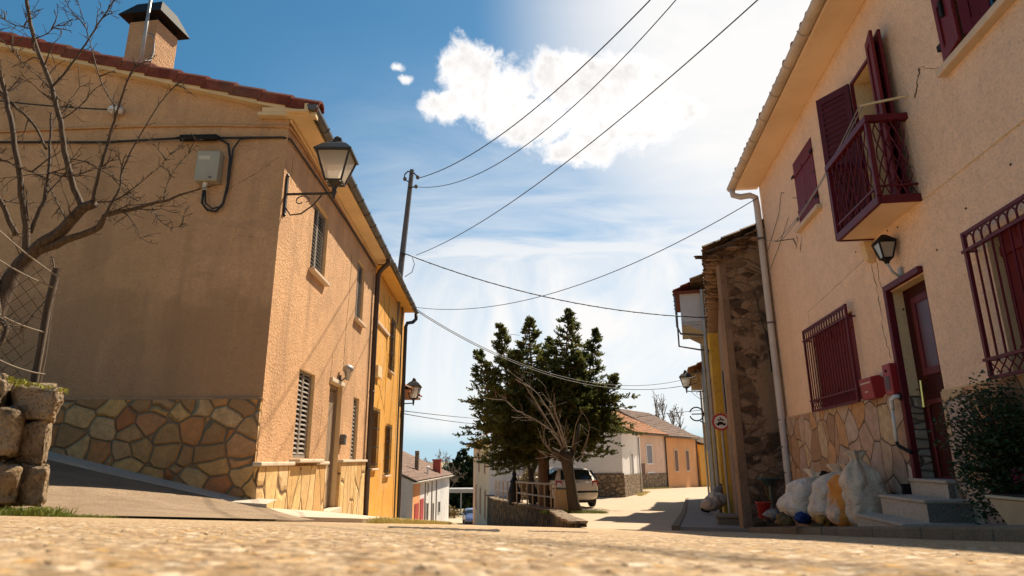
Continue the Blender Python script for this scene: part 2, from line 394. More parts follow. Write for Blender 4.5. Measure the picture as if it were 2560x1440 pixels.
M_rail = plain('rusty_grey_rail', (.3, .24, .18), .55, .2, 8, .3, dirt=(.2, .11, .05))
M_pole = plain('weathered_concrete_pole', (.13, .115, .10), .85, .35, 7, bump=.5, dirt=(.07, .06, .05))
M_terracotta = plain('cream_planter', (.55, .44, .28), .8, .08, 5, dirt=(.4, .3, .18))
M_soil = plain('potting_soil', (.03, .02, .012), .95, .3, 30, bump=.8)
M_bucket = plain('red_bucket_plastic', (.32, .02, .012), .4, .1)
M_bowl = plain('dark_green_bowl', (.03, .05, .04), .4, .1)
def sack(name, base, stainc, thr, stripe=None):
    g = G(name); weave = g.n('TexWave', {'Vector': g.co, 'Scale': 60.0, 'Distortion': 1.0}).outputs['Fac']
    c = g.mix(g.ramp(g.noise(5, 5, .65), [(.35, 0), (.75, 1)]), base, mul(base, .62))
    c = g.mix(g.ramp(g.noise(2.2, 4, .6, .8), [(thr, 0), (thr+.12, .85)]), c, stainc)
    if stripe:
        xs = g.math('ADD', g.n('SeparateXYZ', {0: g.co}).outputs[0], g.math('MULTIPLY', g.math('SUBTRACT', g.noise(6, 3), .5), .08))
        c = g.mix(g.ramp(g.math('ADD', g.math('MULTIPLY', xs, 2.0), .5), [(.12, 0), (.16, .9), (.38, .9), (.42, 0)]), c, stripe)
    rd = g.noise(4.2, 5, .6, 1.2, g.scale((1.0, 1.0, 1.7))); fold = g.math('SUBTRACT', 1.0, g.math('ABSOLUTE', g.math('MULTIPLY', g.math('SUBTRACT', rd, .5), 4.5)))
    return g.out(c, .7, g.bump(weave, .15, .003, g.bump(fold, .6, .05)), spec=.25)
M_sack1 = sack('white_woven_sack', (.88, .74, .58), (.4, .28, .17), .66)
M_sack2 = sack('greyish_woven_sack', (.8, .66, .5), (.36, .26, .17), .6)
M_sack3 = sack('orange_striped_sack', (.82, .58, .4), (.72, .26, .03), .58, (.78, .26, .02))
M_sack4 = sack('beige_woven_sack', (.84, .67, .49), (.5, .2, .06), .66)
M_bluebag = sack('blue_plastic_bag', (.015, .055, .2), (.01, .02, .07), .55)
M_ragbrown = sack('brown_rag', (.24, .14, .05), (.1, .06, .03), .5)
M_raggrey = sack('grey_cloth_scraps', (.3, .28, .26), (.06, .05, .05), .5)
M_ragyel = sack('yellow_orange_bag', (.6, .3, .06), (.45, .33, .2), .55)
M_conifer = leaf('dark_conifer_needles', (.07, .082, .024), (.18, .19, .05), (.36, .3, .07), .9, trans=.5)
M_conifer2 = leaf('far_spruce_needles', (.015, .028, .012), (.04, .06, .02), (.1, .11, .02), .35)
M_shrub = leaf('potted_shrub_leaf', (.025, .045, .012), (.05, .08, .02), (.11, .12, .03), 6, trans=.2)
M_yshrub = leaf('yellowing_shrub_leaf', (.14, .09, .02), (.27, .17, .03), (.35, .24, .05), 2, trans=.2)
M_grass = leaf('spring_grass', (.1, .14, .02), (.22, .25, .04), (.4, .36, .1), 5, trans=.3)
M_drygrass = leaf('yellow_verge_grass', (.42, .34, .09), (.58, .48, .16), (.42, .42, .1), 5, trans=.3)
M_moss = plain('yellow_green_moss', (.3, .29, .05), .95, .35, 14, bump=.9, dirt=(.14, .12, .03))
M_flower = plain('magenta_flower', (.3, .03, .08), .6, .2)
M_carsilver = plain('champagne_car_paint', (.74, .67, .57), .35, .04, 2, .1, spec=.5)
M_carblue = plain('blue_car_paint', (.09, .13, .26), .25, .04, 2, .3, spec=.6)
M_tyre = plain('tyre_rubber', (.015, .015, .015), .8, .2)
M_rim = plain('alloy_rim', (.35, .35, .35), .35, .1, 5, .8)
M_trimblack = plain('black_bumper_strip', (.02, .025, .022), .5, .1)
M_carglass = glassy('car_window_glass', (.02, .028, .03), .05)
M_tail = plain('red_tail_light', (.42, .012, .015), .2, .1, spec=.6)
M_plate = plain('number_plate', (.65, .62, .52), .5, .05)
M_headl = plain('headlight_glass', (.6, .62, .65), .15, .1, spec=.7)
M_signwhite = plain('sign_white', (.75, .72, .68), .5, .04)
M_signred = plain('sign_red', (.5, .03, .03), .45, .06)
M_signback = plain('galvanised_steel', (.34, .33, .31), .5, .15, 5, .6)
M_pvgrey = plain('grey_balcony_board', (.55, .54, .53), .7, .08, 3, dirt=(.35, .32, .3))
M_reddoor = plain('red_barn_door', (.33, .025, .02), .55, .1)
M_redbrick = plain('red_chimney_render', (.35, .07, .045), .8, .15)
M_bluegrey = plain('blue_grey_shutter', (.2, .2, .23), .6, .1)
M_brownwin = plain('brown_window_wood', (.14, .06, .03), .6, .15)
M_rope = plain('cream_clothes_rod', (.6, .5, .32), .6, .1)
def road_mat():
    g = G('exposed_aggregate_concrete')
    v = g.warp(.004, 120); ed = g.vor(95, 'F1', 'Distance', v); cell = g.n('SeparateColor', {0: g.vor(95, 'F1', 'Color', v)})
    c = g.ramp(cell.outputs[0], [(.05, (.17, .095, .045)), (.25, (.5, .33, .18)), (.55, (.66, .48, .3)), (.8, (.74, .58, .4)), (.95, (.66, .37, .10))])
    c = g.mix(g.ramp(ed, [(.35, 0), (.8, .8)]), c, (.27, .17, .085))
    c = g.mix(g.ramp(g.noise(38, 6, .75), [(.42, 0), (.68, .6)]), c, (.33, .215, .105))
    c = g.mix(g.ramp(g.noise(1.1, 6, .65), [(.4, 0), (.7, .45)]), c, (.50, .36, .22))
    v3 = g.vor(42, 'F1', 'Distance', g.warp(.01, 50)); c3 = g.n('SeparateColor', {0: g.vor(42, 'F1', 'Color', g.warp(.01, 50))}).outputs[1]
    big = g.math('MULTIPLY', g.ramp(v3, [(.3, 1), (.45, 0)]), g.ramp(c3, [(.62, 0), (.66, 1)])); c = g.mix(big, c, g.ramp(c3, [(.66, (.72, .52, .3)), (.8, (.8, .68, .52)), (.95, (.5, .3, .12))]))
    dk = g.ramp(g.noise(17, 5, .7), [(.6, 0), (.72, .9)]); c = g.mix(dk, c, (.1, .065, .04))
    h = g.math('SUBTRACT', g.noise(60, 6, .75), g.math('MULTIPLY', ed, .5))
    return g.out(c, .85, g.bump(h, 1.0, .010), spec=.25)
M_road = road_mat()
def asphalt(name, a, b, sc=120, st=.8):
    g = G(name); nz = g.noise(1.6, 7, .68); c = g.mix(g.ramp(nz, [(.35, 0), (.65, 1)]), a, b)
    c = g.mix(g.ramp(g.noise(sc, 3, .7), [(.4, .6), (.6, 0)]), c, mul(a, .5))
    c = g.mix(g.ramp(g.noise(9, 6, .75, .5, g.scale((.6, 2, 1))), [(.55, 0), (.65, .5)]), c, mul(a, .55))
    return g.out(c, .9, g.bump(g.noise(sc*.6, 5, .75), st, .012), spec=.2)
M_drive = asphalt('worn_asphalt_drive', (.27, .19, .12), (.4, .29, .19), 55, 1.0)
M_side = asphalt('pale_worn_street', (.58, .45, .31), (.48, .37, .26), 60, .5)
M_pave = asphalt('pale_cement_pavement', (.66, .56, .44), (.55, .46, .36), 90, .4)
M_kerb = asphalt('rough_kerb_stone', (.3, .23, .15), (.2, .15, .1), 60, .9)
M_paver = asphalt('grey_pavement', (.36, .31, .26), (.28, .24, .2), 60, .6)
M_earth = asphalt('dry_earth', (.36, .28, .17), (.26, .22, .11), 20, .5)
M_field = leaf('far_fields', (.12, .12, .04), (.2, .17, .07), (.26, .2, .1), .05)
# ------------------------------------------------------------------ sky and sun
w = bpy.data.worlds.new('World'); S.world = w; w.use_nodes = True
def sky():
    g = G.__new__(G); g.t = w.node_tree; bg = g.t.nodes['Background']
    d = g.t.nodes.new('ShaderNodeTexCoord').outputs['Generated']; g.co = d
    sk = g.n('TexSky', sky_type='NISHITA', sun_disc=False, sun_elevation=math.asin(SUN.z), sun_rotation=math.atan2(SUN.x, SUN.y), altitude=900, air_density=1.0, dust_density=.6, ozone_density=2.2)
    col = g.n('HueSaturation', {'Hue': .480, 'Saturation': 1.25, 'Value': SKYV, 'Color': sk.outputs[0]}).outputs[0]
    def dot(v): return g.n('VectorMath', {0: d, 1: tuple(v)}, operation='DOT_PRODUCT').outputs['Value']
    # thin veil: grows towards the sun side and low down, combed into streaks
    side = Vector(W(2050, 60, 1)).normalized()
    sd = g.n('MapRange', {0: dot(side), 1: .885, 2: .995}, interpolation_type='SMOOTHSTEP').outputs[0]
    z = g.n('SeparateXYZ', {0: d}).outputs[2]
    low = g.n('MapRange', {0: z, 1: .62, 2: .16}, interpolation_type='SMOOTHSTEP').outputs[0]
    bot = g.n('MapRange', {0: z, 1: .018, 2: .055}, interpolation_type='SMOOTHSTEP').outputs[0]
    back = g.n('MapRange', {0: g.n('SeparateXYZ', {0: d}).outputs[1], 1: -.1, 2: .5, 3: .32}).outputs[0]
    cp = g.n('VectorMath', {0: d, 1: g.n('CombineXYZ', {0: g.math('MAXIMUM', z, .30), 1: g.math('MAXIMUM', z, .30), 2: 1.0}).outputs[0]}, operation='DIVIDE').outputs[0]
    rotm = g.n('Mapping', {'Vector': cp, 'Rotation': (0, 0, R(-35)), 'Scale': (.7, 1.5, 1)}).outputs[0]
    st = g.noise(2.0, 8, .58, .9, rotm)
    x = g.n('SeparateXYZ', {0: d}).outputs[0]
    left = g.n('MapRange', {0: x, 1: -.42, 2: -.05}, interpolation_type='SMOOTHSTEP').outputs[0]
    veil = g.math('MULTIPLY', g.math('MULTIPLY', low, left), g.n('MapRange', {0: st, 1: .28, 2: .62}).outputs[0])
    veil = g.math('ADD', g.math('MULTIPLY', veil, .75), g.math('MULTIPLY', g.math('MULTIPLY', low, left), .38))
    veil = g.math('MULTIPLY', veil, bot)
    veil = g.math('MAXIMUM', veil, g.math('MULTIPLY', sd, g.math('ADD', .72, g.math('MULTIPLY', st, .55))))
    veil = g.math('MULTIPLY', g.math('MINIMUM', veil, 1.0), back)
    hz = g.n('MapRange', {0: z, 1: .22, 2: .0}, interpolation_type='SMOOTHSTEP').outputs[0]
    col = g.mix(g.math('MULTIPLY', hz, .9), col, (4.6, 6.9, 8.4))
    col = g.mix(veil, col, VEIL)
    # one cumulus and its shreds, placed by compass bearing and elevation
    c0 = Vector(W(1390, 270, 1)).normalized(); ex = c0.cross(Vector((0, 0, 1))).normalized(); ey = ex.cross(c0)
    fw = g.math('MAXIMUM', dot(c0), .05); u = g.math('DIVIDE', dot(ex), fw); v = g.math('DIVIDE', dot(ey), fw)
    nv = g.n('Mapping', {'Vector': d, 'Location': (3.1, 1.7, .4)}).outputs[0]
    wn = g.n('TexNoise', {'Vector': nv, 'Scale': 9.0, 'Detail': 3.0}).outputs['Color']
    ws = g.n('SeparateColor', {0: wn})
    u = g.math('ADD', u, g.math('MULTIPLY', g.math('SUBTRACT', ws.outputs[0], .5), .055)); v = g.math('ADD', v, g.math('MULTIPLY', g.math('SUBTRACT', ws.outputs[1], .5), .055))
    f = None
    for bx, by, rx, ry in ((1165, 185, 95, 75), (1110, 262, 75, 38), (1235, 235, 120, 75), (1400, 190, 85, 70), (1330, 290, 150, 75), (1530, 235, 140, 105), (1460, 365, 110, 62), (1590, 300, 115, 85), (1680, 290, 70, 40), (992, 165, -40, 34), (1008, 198, -34, 26)):
        q = Vector(W(bx, by, 1)).normalized(); qu = q.dot(ex)/q.dot(c0); qv = q.dot(ey)/q.dot(c0)
        a = g.math('DIVIDE', g.math('SUBTRACT', u, qu), rx/1640); b = g.math('DIVIDE', g.math('SUBTRACT', v, qv), ry/1640)
        e = g.math('SUBTRACT', 1.0 if rx > 0 else .42, g.math('SQRT', g.math('ADD', g.math('MULTIPLY', a, a), g.math('MULTIPLY', b, b))))
        f = e if f is None else g.n('Math', {0: f, 1: e, 2: .25}, operation='SMOOTH_MAX').outputs[0]
    n1 = g.noise(15, 10, .66, .25, nv); n2 = g.noise(46, 8, .68, .4, nv)
    fld = g.math('ADD', g.math('MULTIPLY', f, 1.7), g.math('ADD', g.math('MULTIPLY', g.math('SUBTRACT', n1, .465), 2.4), g.math('MULTIPLY', g.math('SUBTRACT', n2, .5), 1.1)))
    al = g.n('MapRange', {0: fld, 1: -.05, 2: .7}, interpolation_type='SMOOTHSTEP').outputs[0]
    al = g.math('MULTIPLY', al, g.n('MapRange', {0: dot(c0), 1: .86, 2: .92}).outputs[0])
    body = g.mix(g.math('MULTIPLY', g.n('MapRange', {0: n1, 1: .42, 2: .66}).outputs[0], g.n('MapRange', {0: fld, 1: .3, 2: .9}).outputs[0]), CLOUD, mul(CLOUD, .72))
    col = g.mix(al, col, body)
    g.set(bg.inputs[0], col); bg.inputs[1].default_value = .058
SKYV = 1.2; VEIL = (9.9, 9.75, 9.6); CLOUD = (11.3, 11.0, 10.8)
sky()
ld = bpy.data.lights.new('sun', 'SUN'); ld.energy = 5.0; ld.angle = R(.53); ld.color = (1, .87, .69)
lo = bpy.data.objects.new('sun', ld); COL.objects.link(lo); lo.rotation_euler = SUN.to_track_quat('Z', 'Y').to_euler(); lo.location = (20, 25, 45)
S.view_settings.view_transform = 'Standard'; S.view_settings.look = 'None'; S.view_settings.gamma = 1; S.view_settings.exposure = .8
S.cycles.use_denoising = True; S.cycles.max_bounces = 8; S.cycles.diffuse_bounces = 4; S.cycles.sample_clamp_indirect = 6
S.cycles.caustics_reflective = False; S.cycles.caustics_refractive = False
# ------------------------------------------------------------------ ground sheets
def grid(name, xs, ys, zf, mt, label, cat='ground', smooth=True, skirt=0):
    nx, ny = len(xs), len(ys); v = [(x, y, zf(x, y)) for y in ys for x in xs]
    f = [(j*nx+i, j*nx+i+1, (j+1)*nx+i+1, (j+1)*nx+i) for j in range(ny-1) for i in range(nx-1)]
    me = bpy.data.meshes.new(name); me.from_pydata(v, [], f); me.materials.append(mt)
    me.polygons.foreach_set('use_smooth', [smooth]*len(f)); o = bpy.data.objects.new(name, me); COL.objects.link(o)
    return tag(o, label, cat, None, 'structure')
def lin(a, b, n): return [a+(b-a)*i/(n-1) for i in range(n)]
def sinhs(a, b, n, k):
    t0, t1 = math.asinh(a/k), math.asinh(b/k); return [k*math.sinh(t0+(t1-t0)*i/(n-1)) for i in range(n)]
grid('ground', sinhs(-1500, 1500, 70, 3), sinhs(-60, 4000, 90, 4), lambda x, y: zlow(x, y)-.06-(0 if y < 60 else max(0, 1)*0)-(.6 if x > 1 and y > 11 else 0), M_earth, 'wide sloping dry ground that carries the whole village')
def zroad(x, y):
    z = zplane(x, y); d = math.hypot(x, y)
    k = max(0.0, 1-d/3.5)
    if k > 0:
        p = Vector((x, y, 0)); a = noise.noise(p*26)*.0016+noise.noise(p*60)*.0013+noise.noise(p*140)*.0010
        b = max(0, noise.noise(p*11+Vector((3, 9, 1)))-.28)
        z += (a-b*.006)*min(1, k*1.5)
    return z+noise.noise(Vector((x*.7, y*.7, 4)))*.006*min(1, d/2)
grid('road', sinhs(-6.2, 5.2, 300, .16), sinhs(-1.2, 16, 330, .22), zroad, M_road, 'sunlit exposed aggregate concrete road filling the foreground', 'road')
def seams():
    m = MB()
    for (x0, y0), (x1, y1), wd in (((970, 1319), (1250, 1329), .10), ((1320, 1330), (1470, 1332), .05)):
        n = 26; T = []
        for i in range(n+1):
            t = i/n; d = W(x0+(x1-x0)*t, y0+(y1-y0)*t, 1); k = -.02/(d.z+.094+.03*d.x); k = min(max(k, 1.2), 6); T.append(Vector((d.x*k, k, zroad(d.x*k, k)+.004)))
        for i, (a, b) in enumerate(zip(T, T[1:])):
            w0, w1 = [wd*(.4+.9*noise.noise(Vector((j*.7, x0, 0)))**2+.3*random.random())*.5 for j in (i, i+1)]
            m.face([a-Vector((0, w0, 0)), b-Vector((0, w1, 0)), b+Vector((0, w1, 0)), a+Vector((0, w0, 0))])
    tag(m.build('tar_seam', M_soil), 'dark crumbling tar seams in the foreground road', 'road', None, 'structure')
seams()
grid('lower_street', lin(-9, 4.6, 12), lin(15.9, 75, 50), lambda x, y: zlow(x, y)-.012, M_side, 'street that drops away downhill past the white house', 'road')
TE = [(10, 1.9), (13.2, 1.30), (16, 1.27), (22, 1.37), (26, .45), (31, -.78), (36.2, -1.28), (60, -1.28)]
TX = [0, .25, .6, 1, 1.5, 2, 3, 4, 5, 6, 8, 12, 18, 26, 40]
def terrace():
    ys = lin(10, 70, 70); v = []; f = []; n = len(TX)
    for y in ys:
        x0 = lerp_knots(TE, y)
        for k in TX: v.append((x0+k, y, zhigh(x0+k, y)+.004))
    for j in range(len(ys)-1):
        for i in range(n-1): f.append((j*n+i, j*n+i+1, j*n+n+i+1, j*n+n+i))
    me = bpy.data.meshes.new('side_street'); me.from_pydata(v, [], f); me.materials.append(M_side)
    me.polygons.foreach_set('use_smooth', [True]*len(f)); o = bpy.data.objects.new('side_street', me); COL.objects.link(o)
    tag(o, 'pale worn side street that rises on the right past the parked car', 'road', None, 'structure')
terrace()
# left forecourt: worn asphalt that climbs from the road to the gable, pale pavement round the house corner
def zdrive(x, y):
    t = max(0, min(1, (y-4.3)/(8.4-4.3))); xs = max(-16, min(-3.25, x))
    top = -.53+(-3.25-xs)*.245
    if x > -3.25: top -= (x+3.25)*.14
    return (zplane(x, min(y, 4.3))*(1-t)+top*t)+.006+noise.noise(Vector((x*1.3, y*1.3, 2)))*.012*min(1, (y-3.6))
def drive():
    v = []; f = []; N = 40; us = lin(0, 1, 30)
    for u in us:
        for i in range(N):
            x = -14+(14-1.9)*(i/(N-1))**.8
            ya = 4.05+.1*noise.noise(Vector((x*2, 0, 0)))-.11*max(0, -x-3)+(0 if x < -3 else (x+3)*1.25); yb = 8.5 if x < -3.2 else 8.5-(x+3.2)*1.55
            y = ya+(yb-ya)*u; v.append((x, y, zdrive(x, y)))
    for j in range(len(us)-1):
        for i in range(N-1): a = j*N+i; f.append((a, a+1, a+N+1, a+N))
    me = bpy.data.meshes.new('driveway'); me.from_pydata(v, [], f); me.materials.append(M_drive)
    me.polygons.foreach_set('use_smooth', [True]*len(f)); o = bpy.data.objects.new('driveway', me); COL.objects.link(o)
    tag(o, 'worn brown asphalt forecourt climbing to the shaded gable', 'driveway', None, 'structure')
drive()
FL = Fr(-3.27, 8.4, -1.78, 1); FG = Fr(-3.27, 8.4, -91.78, 1)
FG.n = Vector((math.sin(R(-1.78)), math.cos(R(-1.78)), 0))*-1
BASE = [(0, -.56), (3.4, -.86), (7.3, -1.24), (12.7, -1.77), (16, -2.1)]
def sidewalk():
    m = MB(); ss = lin(-.12, 15.5, 40)
    for a, b in zip(ss, ss[1:]):
        def pr(s):
            zi = lerp_knots(BASE, s)+.01; wd = 1.5 if s > .9 else .35+(s+.12)/1.02*1.15
            q = FL.P(s, 0, wd); zo = zplane(q.x, q.y)+.055
            return FL.P(s, zi, -.05), Vector((q.x, q.y, zo)), Vector((q.x, q.y, zo-.3))
        p, q, r = pr(a); p2, q2, r2 = pr(b)
        m.face([p, p2, q2, q]); m.face([q, q2, r2, r])
    gg = lin(-.3, 9, 24)
    for a, b in zip(gg, gg[1:]):
        def pr2(s):
            z = -.52+max(0, s)*.236+.02
            return FG.P(s, z+.03, -.02), FG.P(s, z, .36), FG.P(s, z-.1, .37)
        p, q, r = pr2(a); p2, q2, r2 = pr2(b)
        m.face([p, p2, q2, q]); m.face([q, q2, r2, r])
    tag(m.build('pavement', M_pave), 'pale cement pavement strip wrapping the corner of the tan house', 'pavement', None, 'structure')
sidewalk()
# ------------------------------------------------------------------ left tan house
def louvre_window(par, fr, s0, s1, z0, z1, n, sill=True, rec=.07):
    w_ = thing_part('window', par)
    f = MB()
    t = .045
    mid = (s0+s1)/2
    f.fbox(fr, s0, s1, z0, z0+t, -rec-.03, -rec+.012); f.fbox(fr, s0, s1, z1-t, z1, -rec-.03, -rec+.012)
    for a in (s0, s1-t): f.fbox(fr, a, a+t, z0+t, z1-t, -rec-.03, -rec+.012)
    f.build('frame', M_louvre, w_)
    for a, b in ((s0+t+.002, mid-.004), (mid+.004, s1-t-.002)):
        q = MB()
        q.fbox(fr, a, a+.035, z0+t, z1-t, -rec-.02, -rec+.008); q.fbox(fr, b-.035, b, z0+t, z1-t, -rec-.02, -rec+.008)
        for i in range(n):
            zc = z0+t+(i+.5)*(z1-z0-2*t)/n; hh = (z1-z0-2*t)/n*.34
            q.hexa([fr.P(a+.035, zc+hh*.5, -rec-.03), fr.P(b-.035, zc+hh*.5, -rec-.03), fr.P(b-.035, zc-hh, -rec+.006), fr.P(a+.035, zc-hh, -rec+.006),
                    fr.P(a+.035, zc+hh*.5+.012, -rec-.03), fr.P(b-.035, zc+hh*.5+.012, -rec-.03), fr.P(b-.035, zc-hh+.012, -rec+.006), fr.P(a+.035, zc-hh+.012, -rec+.006)])
        q.build('shutter', M_louvre, w_)
    d = MB(); d.fbox(fr, s0, s1, z0, z1, -rec-.12, -rec-.06); d.build('pane', M_dark, w_)
    if sill:
        k = MB(); k.hexa([fr.P(s0-.06, z0-.07, -.02), fr.P(s1+.06, z0-.07, -.02), fr.P(s1+.06, z0-.07, .1), fr.P(s0-.06, z0-.07, .1), fr.P(s0-.06, z0-.002, -.06), fr.P(s1+.06, z0-.002, -.06), fr.P(s1+.06, z0-.02, .1), fr.P(s0-.06, z0-.02, .1)])
        k.build('sill', M_sill, w_, bevel=.008)
def thing_part(name, par):
    o = bpy.data.objects.new(name, None); COL.objects.link(o); o.parent = par; return o
def crack(mb, fr, pts, wd=.006, o=.004, n=7, jit=.03):
    P = [pts[0]]
    for (s0, z0), (s1, z1) in zip(pts, pts[1:]): P += [(s0+(s1-s0)*i/n+(random.uniform(-jit, jit) if i < n else 0), z0+(z1-z0)*i/n) for i in range(1, n+1)]
    mb.tube([fr.P(a, b, o-.003) for a, b in P], [wd*random.uniform(.25, .8) for _ in P], 4, cap=False)
def half_gutter(mb, P0, P1, r=.075, n=7, lip=None):
    P0, P1 = Vector(P0), Vector(P1); ax = (P1-P0).normalized(); sd = ax.cross(Vector((0, 0, 1))).normalized()
    ring = lambda c, rr: [c+sd*math.cos(math.pi*i/n)*rr-Vector((0, 0, 1))*math.sin(math.pi*i/n)*rr for i in range(n+1)]
    a, b = ring(P0, r), ring(P1, r); c, d = ring(P0, r*.9), ring(P1, r*.9)
    for i in range(n):
        mb.face([a[i], a[i+1], b[i+1], b[i]]); mb.face([c[i+1], c[i], d[i], d[i+1]])
    mb.face([a[0], b[0], d[0], c[0]]); mb.face([a[n], c[n], d[n], b[n]])
    mb.face(a); mb.face(b[::-1])
    L = (P1-P0).length; k = int(L/.75)
    for i in range(1, k+1):
        p = P0.lerp(P1, i/(k+1)); q = ring(p, r*1.12); mb.tube(q, .008, 4)
def left_house():
    h = thing('rendered_house', 'tan rendered house with louvred windows and a shaded stone footed gable', 'house', FL.P(0, -.56))
    ZS = 4.88
    m = MB()
    wins = [(1.60, 2.51, 3.07, 4.28), (5.14, 5.93, 3.01, 4.36), (1.50, 2.40, .04, 1.40), (5.52, 6.12, 0.0, 1.34)]
    wall_holes(m, FL, 0, 7.25, -2.2, ZS+.3, [(*q, .14) for q in wins]+[(3.43, 4.42, -1.2, 1.42, .16)])
    top = lambda s: 4.88+.235*(s+.4) if s < 5.6 else 4.88+.235*6.0-.235*(s-5.6)
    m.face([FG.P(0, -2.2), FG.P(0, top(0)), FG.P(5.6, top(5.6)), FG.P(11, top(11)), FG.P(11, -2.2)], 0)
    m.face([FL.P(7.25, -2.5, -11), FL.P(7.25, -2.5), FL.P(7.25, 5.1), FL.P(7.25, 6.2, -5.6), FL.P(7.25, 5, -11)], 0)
    m.build('wall', [M_tan, M_reveal], h)
    # stone footing: rounded masonry on the gable, upright golden slabs on the street face
    p = MB(); N = 26
    for i in range(N):
        a, b = 8.0*i/N, 8.0*(i+1)/N; n0, n1 = .015*noise.noise(Vector((a*2, 0, 0))), .015*noise.noise(Vector((b*2, 0, 0)))
        p.fbox(FG, a, b, -1.2, .77+n0, -.02, .055)
    p.build('plinth', M_rubble, h, bevel=0)
    g = MB(); g.fbox(FG, -.02, 8.0, .765, .80, -.02, .04); g.build('plinth_ledge', M_tan, h, bevel=.01)
    p = MB()
    for a, b, z in ((-.055, 1.38, -.07), (1.38, 3.40, -.075), (4.46, 6.98, -.04)): p.fbox(FL, a, b, -2.2, z, -.02, .055)
    p.build('plinth', M_slab, h, bevel=.01)
    g = MB()
    for a, b, z in ((-.09, 1.36, -.068), (1.36, 2.75, -.03), (2.75, 3.40, -.07), (4.46, 6.98, -.038)): g.fbox(FL, a, b, z, z+.055, -.02, .10 if b != 2.75 else .16)
    g.build('plinth_ledge', M_ledge, h, bevel=.015)
    for q, n in zip(wins, (17, 17, 17, 15)): louvre_window(h, FL, *q, n, sill=q[2] > 2)
    d = thing_part('door', h)
    q = MB(); q.fbox(FL, 3.43, 4.42, -1.2, 1.42, -.2, -.14)
    for i in range(6): q.fbox(FL, 3.52+i*.14, 3.65+i*.14, -.85, 1.3, -.139, -.128)
    q.build('panel', M_oldwood, d)
    q = MB(); q.fbox(FL, 3.43, 3.50, -1.2, 1.42, -.135, -.09); q.fbox(FL, 4.35, 4.42, -1.2, 1.42, -.135, -.09); q.fbox(FL, 3.50, 4.35, 1.35, 1.42, -.135, -.09); q.build('door_frame', M_oldwood, d, bevel=.006)
    q = MB(); q.fbox(FL, 3.40, 4.45, 1.42, 1.50, -.02, .05); q.build('lintel', M_ledge, h, bevel=.01)
    q = MB(); q.fbox(FL, 3.4, 4.46, -.95, -.86, -.1, .12); q.build('doorstep', M_ledge, h, bevel=.01)
    # eave
    q = MB(); q.fbox(FL, -.2, 7.25, ZS, ZS+.035, .004, .33); q.fbox(FL, -.2, 7.25, ZS+.036, ZS+.13, .27, .32); q.build('soffit', M_soffit, h)
    q = MB()
    q.fbox(FL, .0, 7.2, ZS-.07, ZS-.002, .002, .05); q.build('cornice', M_soffit, h, bevel=.02)
    q = MB(); half_gutter(q, FL.P(-.22, ZS+.10, .385), FL.P(7.3, ZS+.06, .385)); q.build('gutter', M_zinc, h)
    q = MB(); q.tube([FL.P(6.85, ZS+.02, .385), FL.P(6.9, ZS-.1, .36), FL.P(7.02, ZS-.2, .2), FL.P(7.06, ZS-.34, .10), FL.P(7.08, 3, .09), FL.P(7.1, -1.4, .09)], .062, 10)
    for z in (3.4, 1.6, -.2): q.tube([FL.P(7.09, z-.02, .09), FL.P(7.09, z+.02, .09)], .07, 10)
    q.build('downpipe', M_pipebrown, h, smooth=True)
    # verge: pale band, boxed eave return and a run of clay edge tiles up the slope
    up = (FG.P(1, .235)-FG.P(0, 0)).normalized(); z0 = 4.97; L = 6.2
    q = MB()
    def run(s): return FG.P(s, z0+.235*(s+.42))
    q.hexa([run(-.42)+FG.n*.003-Vector((0, 0, .13)), run(5.6)+FG.n*.003-Vector((0, 0, .13)), run(5.6)+FG.n*.13-Vector((0, 0, .13)), run(-.42)+FG.n*.13-Vector((0, 0, .13)), run(-.42)+FG.n*.003, run(5.6)+FG.n*.003, run(5.6)+FG.n*.13, run(-.42)+FG.n*.13])
    q.fbox(FG, -.33, .42, ZS-.02, ZS+.03, .004, .12); q.fbox(FG, -.36, .36, ZS+.031, ZS+.10, .004, .125)
    q.build('verge_band', M_verge, h)
    q = MB(); tl = .43; k = int(L/tl)
    for i in range(k):
        a = run(-.46+i*tl*.972); b = a+up*(tl+.05); lift = .03; ey = FG.n; nz = up.cross(ey); nz = nz if nz.z > 0 else -nz
        prof = [(.165, -.09), (.175, .05), (.13, .10), (.05, .115), (-.03, .10), (-.1, .04), (-.1, .02), (-.03, .075), (.05, .09), (.12, .075), (.15, .03), (.145, -.09)]
        j = random.uniform(-.006, .006)
        A = [a+ey*x+nz*(y+lift+j) for x, y in prof]; B = [b+ey*(x*.93)+nz*(y+j*.5) for x, y in prof]
        q.prism_pair(A, B)
    q.build('verge_tile', M_tile, h)
    q = MB(); tile_roof(q, FL.P(-.1, 4.99, .36), FL.P(7.3, 4.99, .36), FL.P(-.1, 4.99+.235*5.98, -5.62), tl=.42, tw=.24)
    tile_roof(q, FL.P(-.1, 4.7, -11.5), FL.P(7.3, 4.7, -11.5), FL.P(-.1, 4.99+.235*5.98, -5.62), tl=.5, tw=.24)
    q.build('roof', M_tile, h)
    # chimney on the slope with a folded sheet hood
    c = thing_part('chimney', h)
    zc = [W(288, 150, 9.35), W(408, 172, 9.35)]; cx = (zc[0].x+zc[1].x)/2; hw = .265; M = Matrix.Translation((cx-.01, 9.62, 0)) @ Matrix.Rotation(R(-8), 4, 'Z')
    zt = W(320, 52, 9.35).z
    q = MB(); q.box(-hw, hw, -.27, .27, 5.0, zt, 0, M); q.build('shaft', M_tan, c, bevel=.012)
    q = MB()
    for sx in (-1, 1):
        for sy in (-1, 1): q.box(sx*.22-.02, sx*.22+.02, sy*.22-.02, sy*.22+.02, zt, zt+.16, 0, M)
    q.build('hood_leg', M_black, c)
